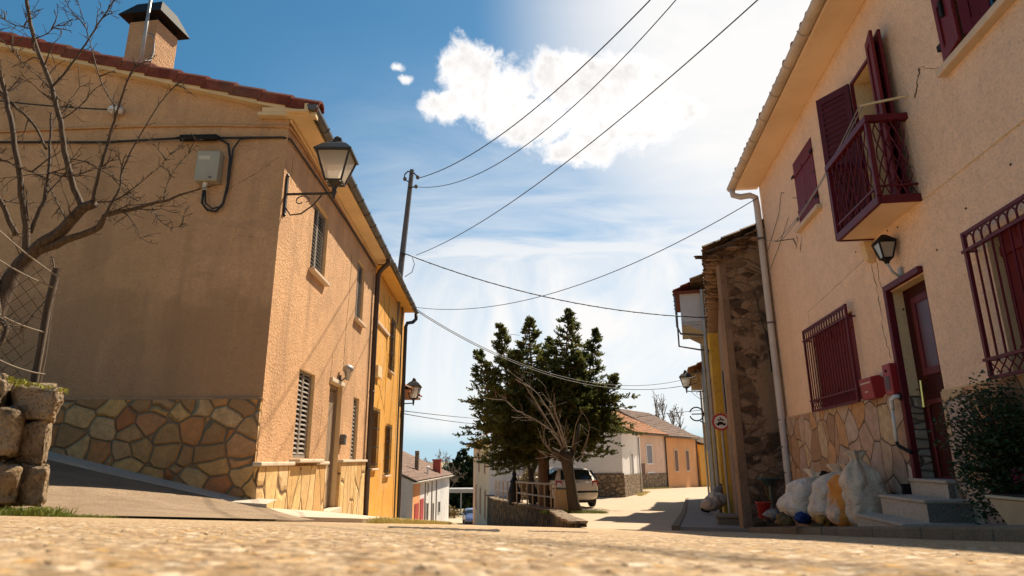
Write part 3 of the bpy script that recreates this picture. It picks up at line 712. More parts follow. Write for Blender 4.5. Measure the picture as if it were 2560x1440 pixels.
    q = MB(); A = [M @ Vector(p) for p in ((-.40, -.40, zt+.08), (.40, -.40, zt+.08), (.40, .40, zt+.08), (-.40, .40, zt+.08))]; B = [M @ Vector(p) for p in ((-.24, -.2, zt+.42), (.24, -.2, zt+.42), (.24, .2, zt+.42), (-.24, .2, zt+.42))]
    q.hexa(A+B); q.build('hood', M_black, c)
    q = MB()
    for z, s0, s1 in ((-.052, 0, 0),): pass
    crack(q, FL, [(4.5, 4.27), (4.46, 3.2), (4.40, 2.6), (4.36, 1.85)], .007); crack(q, FL, [(2.98, .95), (2.9, .2)], .003)
    crack(q, FL, [(3.44, 1.5), (3.46, 1.95)], .006); crack(q, FL, [(.32, 3.95), (.33, 4.4)], .005)
    crack(q, FG, [(.1, 4.25), (.45, 3.95), (.75, 3.75)], .004); crack(q, FL, [(6.83, 2.9), (6.8, 1.0), (6.85, -.1)], .006)
    crack(q, FG, [(.25, 3.0), (.55, 3.05), (.6, 2.95)], .003)
    q.build('wall_crack', M_crack, h)
    return h
def _pp(m, A, B):
    b = len(m.v); n = len(A); m.v += [tuple(p) for p in A]+[tuple(p) for p in B]
    m.f.append(tuple(range(b, b+n))[::-1]); m.m.append(0); m.f.append(tuple(range(b+n, b+2*n))); m.m.append(0)
    for i in range(n): j = (i+1) % n; m.f.append((b+i, b+j, b+n+j, b+n+i)); m.m.append(0)
MB.prism_pair = _pp
left_house()
def lantern(loc, az, label, sc=1.0, arm=.75, scroll=True, drop=0.0, group=None, hang=False):
    """wrought iron wall lantern: plate at the origin, arm along local +X"""
    r = thing('street_lamp', label, 'street lamp', loc, math.pi/2-az, group, local=True)
    b = MB(); b.box(0, .028, -.03, .03, -.3*sc, .26*sc); b.lathe((.014, 0, .26*sc), [(.02, 0), (.03, .03), (.012, .06), (.0, .075)], 8)
    b.lathe((.014, 0, -.36*sc), [(.0, 0), (.014, .02), (.028, .045), (.02, .06)], 8)
    b.tube([(.02, 0, 0), (arm, 0, .02)], .02*sc, 8)
    if scroll:
        b.tube([(.02, 0, -.2*sc), (.1*sc, 0, -.32*sc), (.25*sc, 0, -.30*sc), (.42*sc, 0, -.16*sc), (arm*.75, 0, -.01)], .011*sc, 6)
        b.tube([(.12*sc+(.13-.012*i)*sc*math.cos(i*.55+.4)+.12*sc, 0, -.115*sc+(.115-.012*i)*sc*math.sin(i*.55+.4)) for i in range(11)], .009*sc, 5)
        b.tube([(.34*sc, 0, -.04*sc), (.36*sc, 0, -.1*sc), (.31*sc, 0, -.12*sc)], .008*sc, 5)
    b.build('bracket', M_iron, r, smooth=False)
    z = .02-drop; H = .42*sc; rb, rt = .115*sc, .235*sc; z0 = z+.17*sc; A4 = math.pi/4
    k = MB(); k.lathe((arm, 0, z-.09*sc), [(.0, 0), (.022*sc, .02*sc), (.026*sc, .08*sc), (.04*sc, .11*sc), (.03*sc, .15*sc), (.05*sc, .2*sc), (.11*sc, .26*sc)], 10)
    q = 2**.5
    for i in range(4):
        a = A4+i*math.pi/2; c0 = Vector((arm+rb*q*math.cos(a), rb*q*math.sin(a), z0)); c1 = Vector((arm+rt*q*math.cos(a), rt*q*math.sin(a), z0+H)); k.tube([c0, c1], .016*sc, 5)
    for rr, zz in ((rb, z0), (rt, z0+H)):
        P = [Vector((arm+rr*q*math.cos(A4+i*math.pi/2), rr*q*math.sin(A4+i*math.pi/2), zz)) for i in range(5)]; k.tube(P, .018*sc, 5)
    k.build('lamp_frame', M_iron, r)
    k = MB()
    k.lathe((arm, 0, z0+.012), [(rb*q*.96, .0), (rt*q*.96, H-.02)], 4, 0, rot0=A4); k.build('lamp_glass', M_milk, r)
    k = MB(); k.lathe((arm, 0, z0+H), [(rt*q*1.14, -.01), (rt*q*1.15, .015), (rt*q*.72, .13*sc), (rt*q*.33, .2*sc)], 4, 0, rot0=A4)
    k.lathe((arm, 0, z0+H+.2*sc), [(.07*sc, -.01), (.075*sc, .05*sc), (.05*sc, .06*sc), (.06*sc, .085*sc), (.03*sc, .115*sc), (.0, .12*sc)], 10); k.build('lamp_cap', M_iron, r)
    return r
lantern(FL.P(.12, 3.72, 0), R(88.2), 'large black wall lantern with opal panes on the corner of the tan house', 1.0, .70)
def small_things_left():
    t = thing('wall_light', 'small grey conical wall light above the old wooden door', 'wall light', FL.P(4.14, 1.5))
    m = MB(); m.fbox(FL, 4.11, 4.17, 1.44, 1.62, 0, .03); m.tube([FL.P(4.14, 1.5, .02), FL.P(4.14, 1.58, .13)], .016, 6); m.build('arm', M_zinc, t)
    m = MB(); m.lathe(FL.P(4.14, 1.52, .15), [(.03, 0), (.07, .16), (.11, .2), (.1, .27), (.0, .32)], 10); m.build('lamp_shade', M_signback, t, smooth=True)
    t = thing('letter_box', 'small dark metal letter box fixed beside the old wooden door', 'letter box', FL.P(4.53, .3))
    m = MB(); m.fbox(FL, 4.47, 4.62, .3, .5, 0, .1); m.build('body', M_zinc, t, bevel=.01); m = MB(); m.fbox(FL, 4.49, 4.60, .44, .46, .101, .106); m.build('slot', M_dark, t)
    t = thing('meter_box', 'beige grey utility box fixed high on the shaded gable', 'utility box', FG.P(1.03, 3.78))
    m = MB(); m.fbox(FG, .87, 1.19, 3.80, 4.26, .004, .16); m.build('case', M_boxgrey, t, bevel=.014)
    m = MB(); m.fbox(FG, 1.0, 1.16, 4.12, 4.18, .161, .164); m.build('sticker', M_label, t)
    m = MB(); m.fbox(FG, .95, .99, 3.84, 3.86, .161, .166); m.build('latch', M_zinc, t)
    m = MB(); m.tube([FG.P(1.06, 3.81, .08), FG.P(1.06, 3.69, .08)], .032, 8); m.build('gland', M_pvc, t)
    t = thing('cable_splice', 'black cylindrical cable joint sleeve running along the shaded gable', 'cable joint', FG.P(1.25, 4.5))
    m = MB(); m.tube([FG.P(1.56, 4.505, .06), FG.P(1.52, 4.505, .06), FG.P(1.5, 4.505, .06), FG.P(1.28, 4.512, .06), FG.P(1.27, 4.512, .06), FG.P(1.25, 4.512, .06), FG.P(1.0, 4.52, .06), FG.P(.95, 4.52, .06)], [.02, .02, .05, .05, .042, .05, .05, .02], 10); m.build('sleeve', M_black, t)
    def cable(name, pts, r, mt, lab, n=6):
        m = MB(); m.tube(pts, r, n); return tag(m.build(name, mt, None, smooth=True), lab, 'cable')
    cable('wall_cable', [FG.P(9, 4.3, .03), FG.P(6, 4.36, .03), FG.P(4, 4.43, .03), FG.P(2.6, 4.44, .035), FG.P(1.57, 4.5, .06)], .016, M_wire, 'black cable along the shaded gable behind the bare tree')
    cable('wall_cable', [FG.P(.94, 4.52, .05), FG.P(.5, 4.54, .03), FG.P(.05, 4.55, .025), FL.P(.06, 4.56, .03), FL.P(2, 4.66, .02), FL.P(4, 4.72, .02), FL.P(7, 4.74, .02)], .016, M_wire, 'black cable turning the house corner under the eave')
    cable('wall_conduit', [FG.P(7, 4.44, .02), FG.P(5, 4.55, .02), FG.P(3.2, 4.66, .02), FG.P(2, 4.72, .02), FG.P(1, 4.74, .02), FG.P(.02, 4.73, .022), FL.P(.02, 4.73, .022), FL.P(.6, 4.78, .02), FL.P(7, 4.80, .02)], .02, M_tan, 'plaster coloured conduit under the roof edge of the tan house')
    cable('cable_loop', [FG.P(.95, 4.5, .05), FG.P(.82, 4.42, .05), FG.P(.77, 4.2, .05), FG.P(.76, 3.8, .05), FG.P(.79, 3.5, .05), FG.P(.88, 3.38, .05), FG.P(1.0, 3.4, .05), FG.P(1.08, 3.5, .06), FG.P(1.07, 3.7, .08)], .017, M_wire, 'thick black cable looping down beside the utility box')
    cable('cable_loop', [FG.P(.5, 4.53, .05), FG.P(.66, 4.5, .05), FG.P(.74, 4.35, .055), FG.P(.75, 3.7, .055), FG.P(.8, 3.46, .055), FG.P(.93, 3.42, .055), FG.P(1.03, 3.5, .07), FG.P(1.05, 3.7, .08)], .012, M_wire, 'thin black cable hanging inside the loop below the utility box')
    t = thing('ceramic_insulator', 'white ceramic insulator and bracket high on the shaded gable', 'insulator', FG.P(2.46, 4.9))
    m = MB(); m.lathe(FG.P(2.38, 4.93, .09), [(.02, 0), (.07, .02), (.07, .06), (.04, .08), (.075, .11), (.06, .16), (.02, .2)], 10, 0, FG.d); m.build('body', M_pvc, t, smooth=True)
    m = MB(); m.tube([FG.P(2.6, 4.93, 0), FG.P(2.56, 4.93, .09), FG.P(2.4, 4.93, .09)], .012, 6); m.build('bracket', M_iron, t)
    cable('tension_wire', catenary(FG.P(2.55, 4.93, .1), FG.P(4.2, 5.05, .12), .02)+[FG.P(5.6, 5.3, .12)], .010, M_wire, 'taut black wire running left from the white insulator')
    a, b = W(378, -10, 9.1), W(350, 165, 9.1)
    t = thing('metal_mast', 'thin galvanised mast strapped to the front of the roof chimney', 'mast', b)
    m = MB(); m.tube([b-Vector((0, 0, .15)), a+(a-b)*.3], .026, 8); m.build('pole', M_signback, t, smooth=True)
    m = MB(); q = [W(360, 78, 9.15), W(378, 84, 9.3), W(386, 100, 9.33), W(384, 130, 9.33), W(376, 150, 9.28), W(362, 152, 9.15)]; m.tube(q, .012, 6); m.build('bracket', M_signback, t)
small_things_left()
# ------------------------------------------------------------------ ochre house and the sliver beyond it
def grille(par, fr, s0, s1, z0, z1, o, nb, hz, r=.009, mt=None):
    m = MB()
    for z in hz: m.fbox(fr, s0-.03, s1+.03, z-.012, z+.012, o-.006, o+.006)
    for i in range(nb+1): s = s0+(s1-s0)*i/nb; m.tube([fr.P(s, z0, o), fr.P(s, z1, o)], r, 5)
    m.build('grille', mt or M_black, par)
def ochre_house():
    h = thing('ochre_house', 'narrow ochre rendered house with iron window grilles behind the dark downpipe', 'house', FL.P(7.3, -1.24))
    m = MB(); ws = [(7.75, 8.55, -.14, 1.24), (9.85, 10.7, -.35, .95), (9.9, 10.6, 2.55, 4.0)]
    wall_holes(m, FL, 7.27, 12.75, -3, 5.0, [(*q, .18) for q in ws]); m.face([FL.P(12.75, -3), FL.P(12.75, -3, -9), FL.P(12.75, 5.0, -9), FL.P(12.75, 5.9, -5), FL.P(12.75, 5, 0)])
    m.build('wall', [M_orange, M_orange], h)
    for q in ws:
        w_ = thing_part('window', h); k = MB(); k.fbox(FL, q[0], q[1], q[2], q[3], -.2, -.16); k.build('pane', M_pane, w_)
        grille(w_, FL, q[0]-.03, q[1]+.03, q[2]-.05, q[3]+.05, .05, 6, (q[2]+.05, (q[2]*2+q[3])/3, (q[2]+2*q[3])/3, q[3]-.05))
        k = MB(); k.fbox(FL, q[0]-.05, q[1]+.05, q[2]-.1, q[2]-.055, -.02, .09); k.build('sill', M_sill, w_, bevel=.008)
    q = MB(); q.fbox(FL, 7.32, 12.7, 4.84, 4.88, .004, .35); q.build('soffit', M_soffit_o, h)
    q = MB(); half_gutter(q, FL.P(7.36, 4.96, .40), FL.P(12.8, 4.86, .40), .07); q.build('gutter', M_zinc, h)
    q = MB(); tile_roof(q, FL.P(7.35, 4.98, .38), FL.P(12.85, 4.98, .38), FL.P(7.35, 6.1, -5), tl=.42, tw=.22); tile_roof(q, FL.P(7.35, 4.9, -9.5), FL.P(12.85, 4.9, -9.5), FL.P(7.35, 6.1, -5), tl=.5, tw=.24); q.build('roof', M_tile_g, h)
    q = MB(); q.tube([FL.P(12.7, 4.8, .4), FL.P(12.72, 4.62, .40), FL.P(12.66, 4.5, .3), FL.P(12.5, 4.44, .14), FL.P(12.45, 4.3, .1), FL.P(12.45, 1, .1), FL.P(12.45, -2, .1)], .06, 10); q.build('downpipe', M_pipeblack, h, smooth=True)
    q = MB(); q.tube([FL.P(11.9, 4.9, .05), FL.P(11.9, -1.9, .05)], .025, 6); q.build('drain_pipe', M_wiregrey, h)
    q = MB(); q.fbox(FL, 7.75, 8.35, 2.05, 2.36, .0, .1); q.build('vent_box', M_verge, h, bevel=.02)
    q = MB(); crack(q, FL, [(8.6, 4.4), (9.2, 3.4), (10, 2.4)], .012); crack(q, FL, [(7.7, 2.0), (8.6, 1.9), (9.6, 1.3)], .01); crack(q, FL, [(9.5, 4.6), (9.55, 2.4), (9.5, 1.2)], .012); q.build('wall_crack', M_crack, h)
    q = MB(); q.fbox(FL, 7.3, 9.6, 3.42, 3.5, .0, .06); q.build('string_course', M_sill, h, bevel=.01)
    # grey neighbour, set back
    h = thing('grey_house', 'sliver of grey rendered house with a little tiled canopy beyond the ochre house', 'house', (-4.0, 21.5, -1.9))
    F2 = Fr(-3.98, 21.3, -1.78, 1); m = MB(); m.fbox(F2, 0, 3.0, -4, 2.6, -7, 0); m.build('wall', M_pink, h)
    m = MB(); tile_roof(m, F2.P(-.2, 2.28, .62), F2.P(3.1, 2.28, .62), F2.P(-.2, 2.75, -.35), tw=.2, tl=.3); m.fbox(F2, -.2, 3.1, 2.2, 2.26, -.3, .58); m.build('canopy', M_tile_o, h)
    m = MB(); tile_roof(m, F2.P(-.1, 2.6, .1), F2.P(3.1, 2.6, .1), F2.P(-.1, 3.8, -3.5)); m.build('roof', M_tile_b, h)
    lantern(F2.P(.6, 1.85, 0), R(88.2), 'small wall lantern under the tiled canopy beyond the ochre house', .95, .62, False)
ochre_house()
# ------------------------------------------------------------------ dry stone wall end, fence
def stone_wall():
    t = thing('dry_stone_wall', 'end of a rough granite boulder wall with moss on top, at the left edge', 'wall', W(60, 1255, 4.1))
    # stones surveyed as (px box, distance, thickness)
    ST = [((48, 958, 196, 1050), 3.95, .5), ((-60, 935, 50, 1022), 3.9, .5), ((-60, 1020, 74, 1142), 3.85, .5), ((70, 1046, 184, 1166), 4.0, .5), ((-90, 1158, 66, 1268), 3.85, .5), ((58, 1162, 166, 1266), 3.95, .5), ((10, 1120, 80, 1165), 4.1, .4), ((-250, 930, -50, 1130), 3.75, .6), ((-250, 1120, -80, 1290), 3.75, .6), ((-480, 900, -240, 1100), 3.6, .6), ((-480, 1090, -240, 1300), 3.6, .6), ((60, 1020, 140, 1070), 4.15, .35)]
    m = MB()
    for i, ((x0, y0, x1, y1), y, th) in enumerate(ST):
        a = W(x0, y1, y); b = W(x1, y0, y); c = (a+b)/2
        m.blob((c.x-.02, y+th*.5, c.z), ((b.x-a.x)*.5, th*.55, (b.z-a.z)*.53), 44, 30, .17, 1.9, i+1, sq=.36, fine=.035)
    for i, v in enumerate(m.v): m.v[i] = (v[0]-.70*(v[1]-3.85) if v[1] > 3.85 else v[0], v[1], v[2])
    # body of the wall behind the face stones
    for k in range(10):
        for l in range(3):
            m.blob((-3.85-.42*k+random.uniform(-.05, .05), 4.75+.12*k, -.08+.27*l+.10*k-.09), (.27, .3, .17), 12, 8, .2, 2, k*3+l+40, sq=.6)
    m.build('masonry', M_boulder, t, smooth=True)
    m = MB()
    for i in range(1500):
        px = random.uniform(-80, 170); p = W(px, 950+px*.17+4*noise.noise(Vector((px*.05, 0, 0)))-4+abs(random.gauss(0, 5)), random.uniform(3.92, 4.12)); h = random.uniform(.006, .03)*(1.2 if px < 70 else .6)
        d = Vector((random.gauss(0, .5), random.gauss(0, .5), 1)).normalized(); q = d.orthogonal().normalized()*h*.35
        m.face([p+q, p-q, p+d*h])
    m.build('moss', M_moss, t, smooth=True)
    f = thing('wire_fence', 'leaning rotten post with rusty wire mesh above the boulder wall', 'fence', W(85, 965, 4.3))
    P0, P1 = W(82, 985, 4.3), W(142, 672, 4.3)
    m = MB(); m.tube([P0-(P1-P0)*.1, P0.lerp(P1, .3)+Vector((.008, 0, 0)), P0.lerp(P1, .65)-Vector((.006, 0, 0)), P1], [.034, .032, .028, .024], 8); m.build('post', M_post, f)
    m = MB(); m.tube([W(88, 985, 4.24), W(112, 850, 4.24), W(124, 780, 4.24), W(150, 672, 4.24)], .008, 5)
    for a, b in (((-40, 540), (146, 692)), ((-40, 625), (142, 722)), ((-30, 770), (118, 832)), ((-30, 885), (112, 936))):
        m.tube(catenary(W(*a, 3.9), W(*b, 4.25), .02, 10), .006, 5)
    m.build('strand', M_twigpale, f)
    m = MB()
    for k in range(-4, 34):
        for sg in (1, -1):
            x = k*.085; L = []
            for i in range(9):
                t = i/8; xx = x+sg*(t-.5)*.75
                if 0 < xx < 1.35: L.append(Vector((P0.lerp(P1, t).x-.03-xx, 4.3-.28*xx, P0.lerp(P1, t).z+.10*xx)))
            if len(L) > 1: m.tube(L, .0022, 3, cap=False)
    m.build('mesh', M_post, f)
stone_wall()
# ------------------------------------------------------------------ peach house on the right
FR = Fr(4.394, 7.2, 7.82, -1)
def gz(s, o=0.0):
    p = FR.P(s, 0, o); return zplane(p.x, p.y)
def kerb_and_pavement():
    m = MB(); ss = lin(-10, 4.6, 30)
    for i, (a, b) in enumerate(zip(ss, ss[1:])):
        a += .004; j = random.uniform(-.006, .006)
        m.hexa([FR.P(a, gz(a, .9)-.3, .75), FR.P(b, gz(b, .9)-.3, .75), FR.P(b, gz(b, .9)-.3, .9+j), FR.P(a, gz(a, .9)-.3, .9+j), FR.P(a, gz(a, .9)+.10, .75), FR.P(b, gz(b, .9)+.10, .75), FR.P(b, gz(b, .9)+.088, .895+j), FR.P(a, gz(a, .9)+.088, .895+j)])
    tag(m.build('kerb', M_kerb, None, bevel=.014), 'worn stone kerb along the foot of the peach house', 'kerb', None, 'structure')
    m = MB()
    for a, b in zip(ss, ss[1:]): m.face([FR.P(a, gz(a, .9)+.096, .76), FR.P(b, gz(b, .9)+.096, .76), FR.P(b, gz(b, .9)+.13, -.1), FR.P(a, gz(a, .9)+.13, -.1)])
    tag(m.build('pavement', M_paver), 'narrow grey pavement in front of the peach house', 'pavement', None, 'structure')
kerb_and_pavement()
def shutter_leaf(par, P, dirv, nrm, wd, z0, z1, mt, lou=True, th=.035):
    """hinged board shutter: P hinge point (z=0), dirv along the leaf, nrm its face"""
    m = MB()
    def bx(a, b, c, d, e0, e1): m.hexa([P+dirv*a+nrm*e0+Vector((0, 0, c)), P+dirv*b+nrm*e0+Vector((0, 0, c)), P+dirv*b+nrm*e1+Vector((0, 0, c)), P+dirv*a+nrm*e1+Vector((0, 0, c)), P+dirv*a+nrm*e0+Vector((0, 0, d)), P+dirv*b+nrm*e0+Vector((0, 0, d)), P+dirv*b+nrm*e1+Vector((0, 0, d)), P+dirv*a+nrm*e1+Vector((0, 0, d))])
    st = .075
    bx(0, st, z0, z1, 0, th); bx(wd-st, wd, z0, z1, 0, th); bx(st, wd-st, z0, z0+.12, 0, th); bx(st, wd-st, z1-.1, z1, 0, th); zm = (z0+z1)/2; bx(st, wd-st, zm-.05, zm+.05, 0, th)
    bx(st, wd-st, z0+.12, z1-.1, th*.3, th*.5)
    if lou:
        for c, d in ((z0+.12, zm-.05), (zm+.05, z1-.1)):
            n = int((d-c)/.075)
            for i in range(n):
                zc = c+(i+.5)*(d-c)/n; bx(st, wd-st, zc-.02, zc+.016, th*.5, th*.95)
    return m.build('shutter', mt, par, bevel=.004)
def right_house():
    h = thing('peach_house', 'peach rendered house with maroon balcony, grilles and flagstone footing', 'house', FR.P(0, -.7))
    ZS = 5.36
    m = MB()
    holes = [(-.86, -.065, -1.2, 1.85, .15), (1.12, 2.82, .74, 1.9, .05), (-3.9, -1.98, .68, 1.86, .12), (1.70, 2.66, 3.66, 4.79, .06), (-.66, -.0, 2.62, 4.62, .28), (-3.3, -2.0, 3.56, 4.78, .25)]
    wall_holes(m, FR, -11, 4.86, -2.4, ZS+.2, holes, .2, 0, 1)
    m.face([FR.P(4.86, -2.4), FR.P(4.86, -2.4, -9), FR.P(4.86, ZS+.2, -9), FR.P(4.86, ZS+1.8, -4.5), FR.P(4.86, ZS+.2)], 0)
    m.face([FR.P(-11, -2.4), FR.P(-11, ZS+.2), FR.P(-11, ZS+1.8, -4.5), FR.P(-11, ZS+.2, -9), FR.P(-11, -2.4, -9)], 0)
    m.face([FR.P(-11, -2.4, -9), FR.P(-11, ZS+.2, -9), FR.P(4.86, ZS+.2, -9), FR.P(4.86, -2.4, -9)], 0)
    m.build('wall', [M_peach, M_reveal], h)
    p = MB()
    for a, b in ((-.065, 4.84), (-11, -.86)): p.fbox(FR, a+(.001 if a > -1 else 0), b, -2.3, .66+(.045 if a > -1 else -.03), -.02, .045)
    p.build('plinth', M_flag, h, bevel=.008)
    p = MB(); p.fbox(FR, .0-.078, -.066, -.9, .66, -.13, -.01); p.build('plinth', M_course, h)
    q = MB()
    for a, b, z in ((.001, 4.84, .705), (-11, -.862, .63)): q.fbox(FR, a, b, z, z+.02, -.02, .03)
    q.build('plinth_ledge', M_reveal, h, bevel=.008)
    # eave, gutter, tiles
    q = MB(); q.fbox(FR, -11, 5.0, ZS, ZS+.04, .004, .44); q.fbox(FR, -11, 5.0, ZS+.041, ZS+.16, .38, .43); q.build('soffit', M_soffit_p, h)
    q = MB(); half_gutter(q, FR.P(-11, ZS+.16, .50), FR.P(5.12, ZS+.10, .50), .085, 9); q.build('gutter', M_zincpale, h)
    q = MB(); tile_roof(q, FR.P(-11, ZS+.17, .5), FR.P(5.15, ZS+.17, .5), FR.P(-11, ZS+1.95, -4.5), tw=.21, tl=.42, h=.06); tile_roof(q, FR.P(-11, ZS+.17, -9.5), FR.P(5.15, ZS+.17, -9.5), FR.P(-11, ZS+1.95, -4.5), tw=.3, tl=.5); q.build('roof', M_tile_o, h)
    q = MB(); q.tube([FR.P(5.02, ZS+.06, .50), FR.P(5.0, ZS-.1, .49), FR.P(4.94, ZS-.17, .36), FR.P(4.84, ZS-.19, .2), FR.P(4.79, ZS-.26, .11), FR.P(4.78, ZS-.5, .10), FR.P(4.76, 2.4, .10), FR.P(4.74, .7, .10), FR.P(4.74, -.45, .10), FR.P(4.72, -.95, .14)], .062, 12)
    q.build('downpipe', M_pvcgrey, h, smooth=True)
    q = MB()
    for z in (4.2, 2.5, .68, .2, -.25): q.tube([FR.P(4.75, z-.015, .10), FR.P(4.75, z+.015, .10)], .07, 12)
    q.build('pipe_clip', M_zinc, h)
    # closed shutters, far upper window
    w_ = thing_part('window', h)
    for a, b in ((1.705, 2.172), (2.178, 2.655)):
        q = MB(); n = 4
        for i in range(n): q.fbox(FR, a+(b-a)*i/n+.003, a+(b-a)*(i+1)/n-.003, 3.665, 4.785, -.03, .012)
        for z in (3.9, 4.55): q.fbox(FR, a+.02, b-.02, z-.035, z+.035, .0125, .03)
        q.build('shutter', M_maroon2, w_, bevel=.004)
    q = MB()
    for s, z in ((1.70, 4.55), (2.66, 4.55), (1.70, 3.8), (2.66, 3.8)): q.fbox(FR, s-.05, s+.05, z-.02, z+.02, .03, .045)
    q.build('hinge', M_black, w_)
    q = MB(); q.fbox(FR, 1.62, 2.74, 3.585, 3.655, -.02, .085); q.build('sill', M_sill, w_, bevel=.01)
    # balcony door with one leaf half open and one folded back
    d = thing_part('balcony_door', h)
    q = MB(); q.fbox(FR, -.66, 0, 2.62, 4.62, -.30, -.26); q.build('pane', M_pane, d)
    q = MB()
    for a, b, c, e in ((-.66, -.58, 2.62, 4.62), (-.08, 0, 2.62, 4.62), (-.58, -.08, 4.54, 4.62), (-.58, -.08, 2.62, 2.75), (-.36, -.30, 2.75, 4.54)): q.fbox(FR, a, b, c, e, -.255, -.21)
    q.build('door_frame', M_maroon, d)
    q = MB()
    for a, b, c, e in ((-.70, -.662, 2.62, 4.66), (.002, .04, 2.62, 4.66), (-.662, .002, 4.622, 4.66)): q.fbox(FR, a, b, c, e, .0, .03)
    q.build('architrave', M_maroon, d)
    dv = (FR.d*.34+FR.n*.25).normalized(); shutter_leaf(d, FR.P(.05, 0, .03), dv, Vector((dv.y, -dv.x, 0)) if Vector((dv.y, -dv.x, 0)).dot(FR.n) > 0 else Vector((-dv.y, dv.x, 0)), .47, 2.66, 4.66, M_plum)
    shutter_leaf(d, FR.P(-.70, 0, .045), (-FR.d+FR.n*.10).normalized(), FR.n, .34, 2.66, 4.68, M_maroon)
    shutter_leaf(d, FR.P(-.74, 0, .10), (-FR.d+FR.n*.22).normalized(), FR.n, .30, 2.66, 4.68, M_maroon2, False)
    # upper right window
    w_ = thing_part('window', h)
    q = MB(); q.fbox(FR, -3.3, -2.0, 3.56, 4.78, -.27, -.23); q.build('pane', M_pane, w_)
    q = MB()
    for a, b, c, e in ((-3.3, -3.22, 3.56, 4.78), (-2.08, -2.0, 3.56, 4.78), (-3.22, -2.08, 4.70, 4.78), (-3.22, -2.08, 3.56, 3.64), (-2.68, -2.62, 3.64, 4.70)): q.fbox(FR, a, b, c, e, -.225, -.17)
    q.build('frame', M_maroon, w_)
    q = MB(); q.fbox(FR, -3.4, -1.9, 3.48, 3.555, -.02, .09); q.build('sill', M_sill, w_, bevel=.01)
    sl = shutter_leaf(w_, FR.P(-2.0, 0, .02), (FR.d*.1-FR.d*.9+FR.n*.14).normalized(), FR.n, .40, 3.57, 4.78, M_maroon2, False)
    shutter_leaf(w_, FR.P(-2.42, 0, .08), (-FR.d*.5-FR.n*.5).normalized(), (FR.n-FR.d).normalized(), .22, 3.57, 4.78, M_maroon, False)
    q = MB(); q.fbox(FR, -2.2, -2.16, 3.95, 4.12, .075, .10); q.fbox(FR, -1.99, -1.93, 3.74, 3.80, .0, .05); q.build('latch', M_black, w_)
    # front door in its deep reveal
    d = thing_part('door', h)
    q = MB(); q.fbox(FR, -.86, -.065, -.45, 1.85, -.19, -.13); q.build('panel', M_doorred, d)
    q = MB()
    for a, b, c, e in ((-.70, -.62, .85, 1.72), (-.34, -.26, .85, 1.72), (-.62, -.34, 1.64, 1.72), (-.62, -.34, .85, .93)): q.fbox(FR, a, b, c, e, -.129, -.105)
    for a, b, c, e in ((-.75, -.2, -.25, -.19), (-.75, -.2, .55, .6), (-.75, -.7, -.19, .55), (-.25, -.2, -.19, .55)): q.fbox(FR, a, b, c, e, -.129, -.112)
    q.build('door_moulding', M_maroon, d, bevel=.006)
    q = MB(); q.fbox(FR, -.62, -.34, .93, 1.64, -.128, -.118); q.build('door_glass', M_redglass, d)
    q = MB(); q.fbox(FR, -.18, -.13, .52, .82, -.129, -.115); q.tube([FR.P(-.155, .72, -.12), FR.P(-.155, .72, -.06), FR.P(-.28, .71, -.055)], .011, 6); q.build('handle', M_brass, d)
    q = MB(); q.tube([FR.P(-.30, .80, -.12), FR.P(-.30, .80, -.05), FR.P(-.30, .52, -.04), FR.P(-.30, .54, -.11)], .013, 6); q.build('pull_bar', M_brass, d)
    q = MB(); q.fbox(FR, -.07, .005, -.9, 1.86, -.02, .055); q.fbox(FR, -.865, .005, 1.86, 1.93, -.02, .055); q.build('door_frame', M_maroon, d, bevel=.006)
    # grilles over the ground floor windows
    for s0, s1, z0, z1, H, nb in ((1.03, 2.92, .69, 1.98, holes[1], 17), (-4.2, -1.83, .63, 1.94, holes[2], 19)):
        w_ = thing_part('window', h)
        for i in range(2):
            a = H[0]+(H[1]-H[0])*i/2; b = H[0]+(H[1]-H[0])*(i+1)/2; q = MB(); n = 4
            for k in range(n): q.fbox(FR, a+(b-a)*k/n+.004, a+(b-a)*(k+1)/n-.004, H[2], H[3], -H[4]-.03, -H[4]+.02)
            for z in (H[2]+.12, H[3]-.2): q.fbox(FR, a+.02, b-.02, z, z+.09, -H[4]+.021, -H[4]+.045)
            q.build('shutter', M_maroon2, w_, bevel=.004)
        q = MB(); o = .10
        for a in (s0, s1-.035): q.fbox(FR, a, a+.035, z0, z1, o-.015, o+.015)
        for z in (z0, z1-.03): q.fbox(FR, s0+.035, s1-.035, z, z+.03, o-.012, o+.012)
        for z in (z0+.17, z1-.17): q.fbox(FR, s0-.03, s1+.03, z-.013, z+.013, o-.02, o+.02)
        for z in (z0+.17, z1-.17):
            for a in (s0, s1): q.tube([FR.P(a, z, o), FR.P(a, z, -.02)], .012, 5)
        q.build('grille_frame', M_maroon, w_)
        q = MB(); st = (s1-s0-.07)/nb
        for i in range(1, nb): s = s0+.035+i*st; q.tube([FR.P(s, z0+.17, o), FR.P(s, z1-.09, o)], .0095, 5)
        for i in range(nb):
            c = s0+.035+(i+.5)*st
            q.tube([FR.P(c-st/2*math.cos(k*math.pi/6), z1-.10+.065*math.sin(k*math.pi/6), o) for k in range(7)], .0085, 5, cap=False)
            for sg in (1, -1): q.tube([FR.P(c+sg*st/2*math.cos(k*math.pi/4), z0+.03+.14*k/4, o) for k in range(5)], .007, 4, cap=False)
        q.build('grille_bar', M_maroon, w_)
    # balcony
    b = thing_part('balcony', h)
    q = MB(); q.fbox(FR, -1.07, .12, 2.575, 2.62, .002, .385); q.build('slab', M_soffit_p, b)
    q = MB(); q.fbox(FR, -1.09, .14, 2.56, 2.65, .387, .425); q.fbox(FR, -1.10, -1.071, 2.56, 2.65, .0, .386); q.fbox(FR, .121, .15, 2.56, 2.65, .0, .386); q.build('edge_band', M_maroon, b, bevel=.006)
    q = MB()
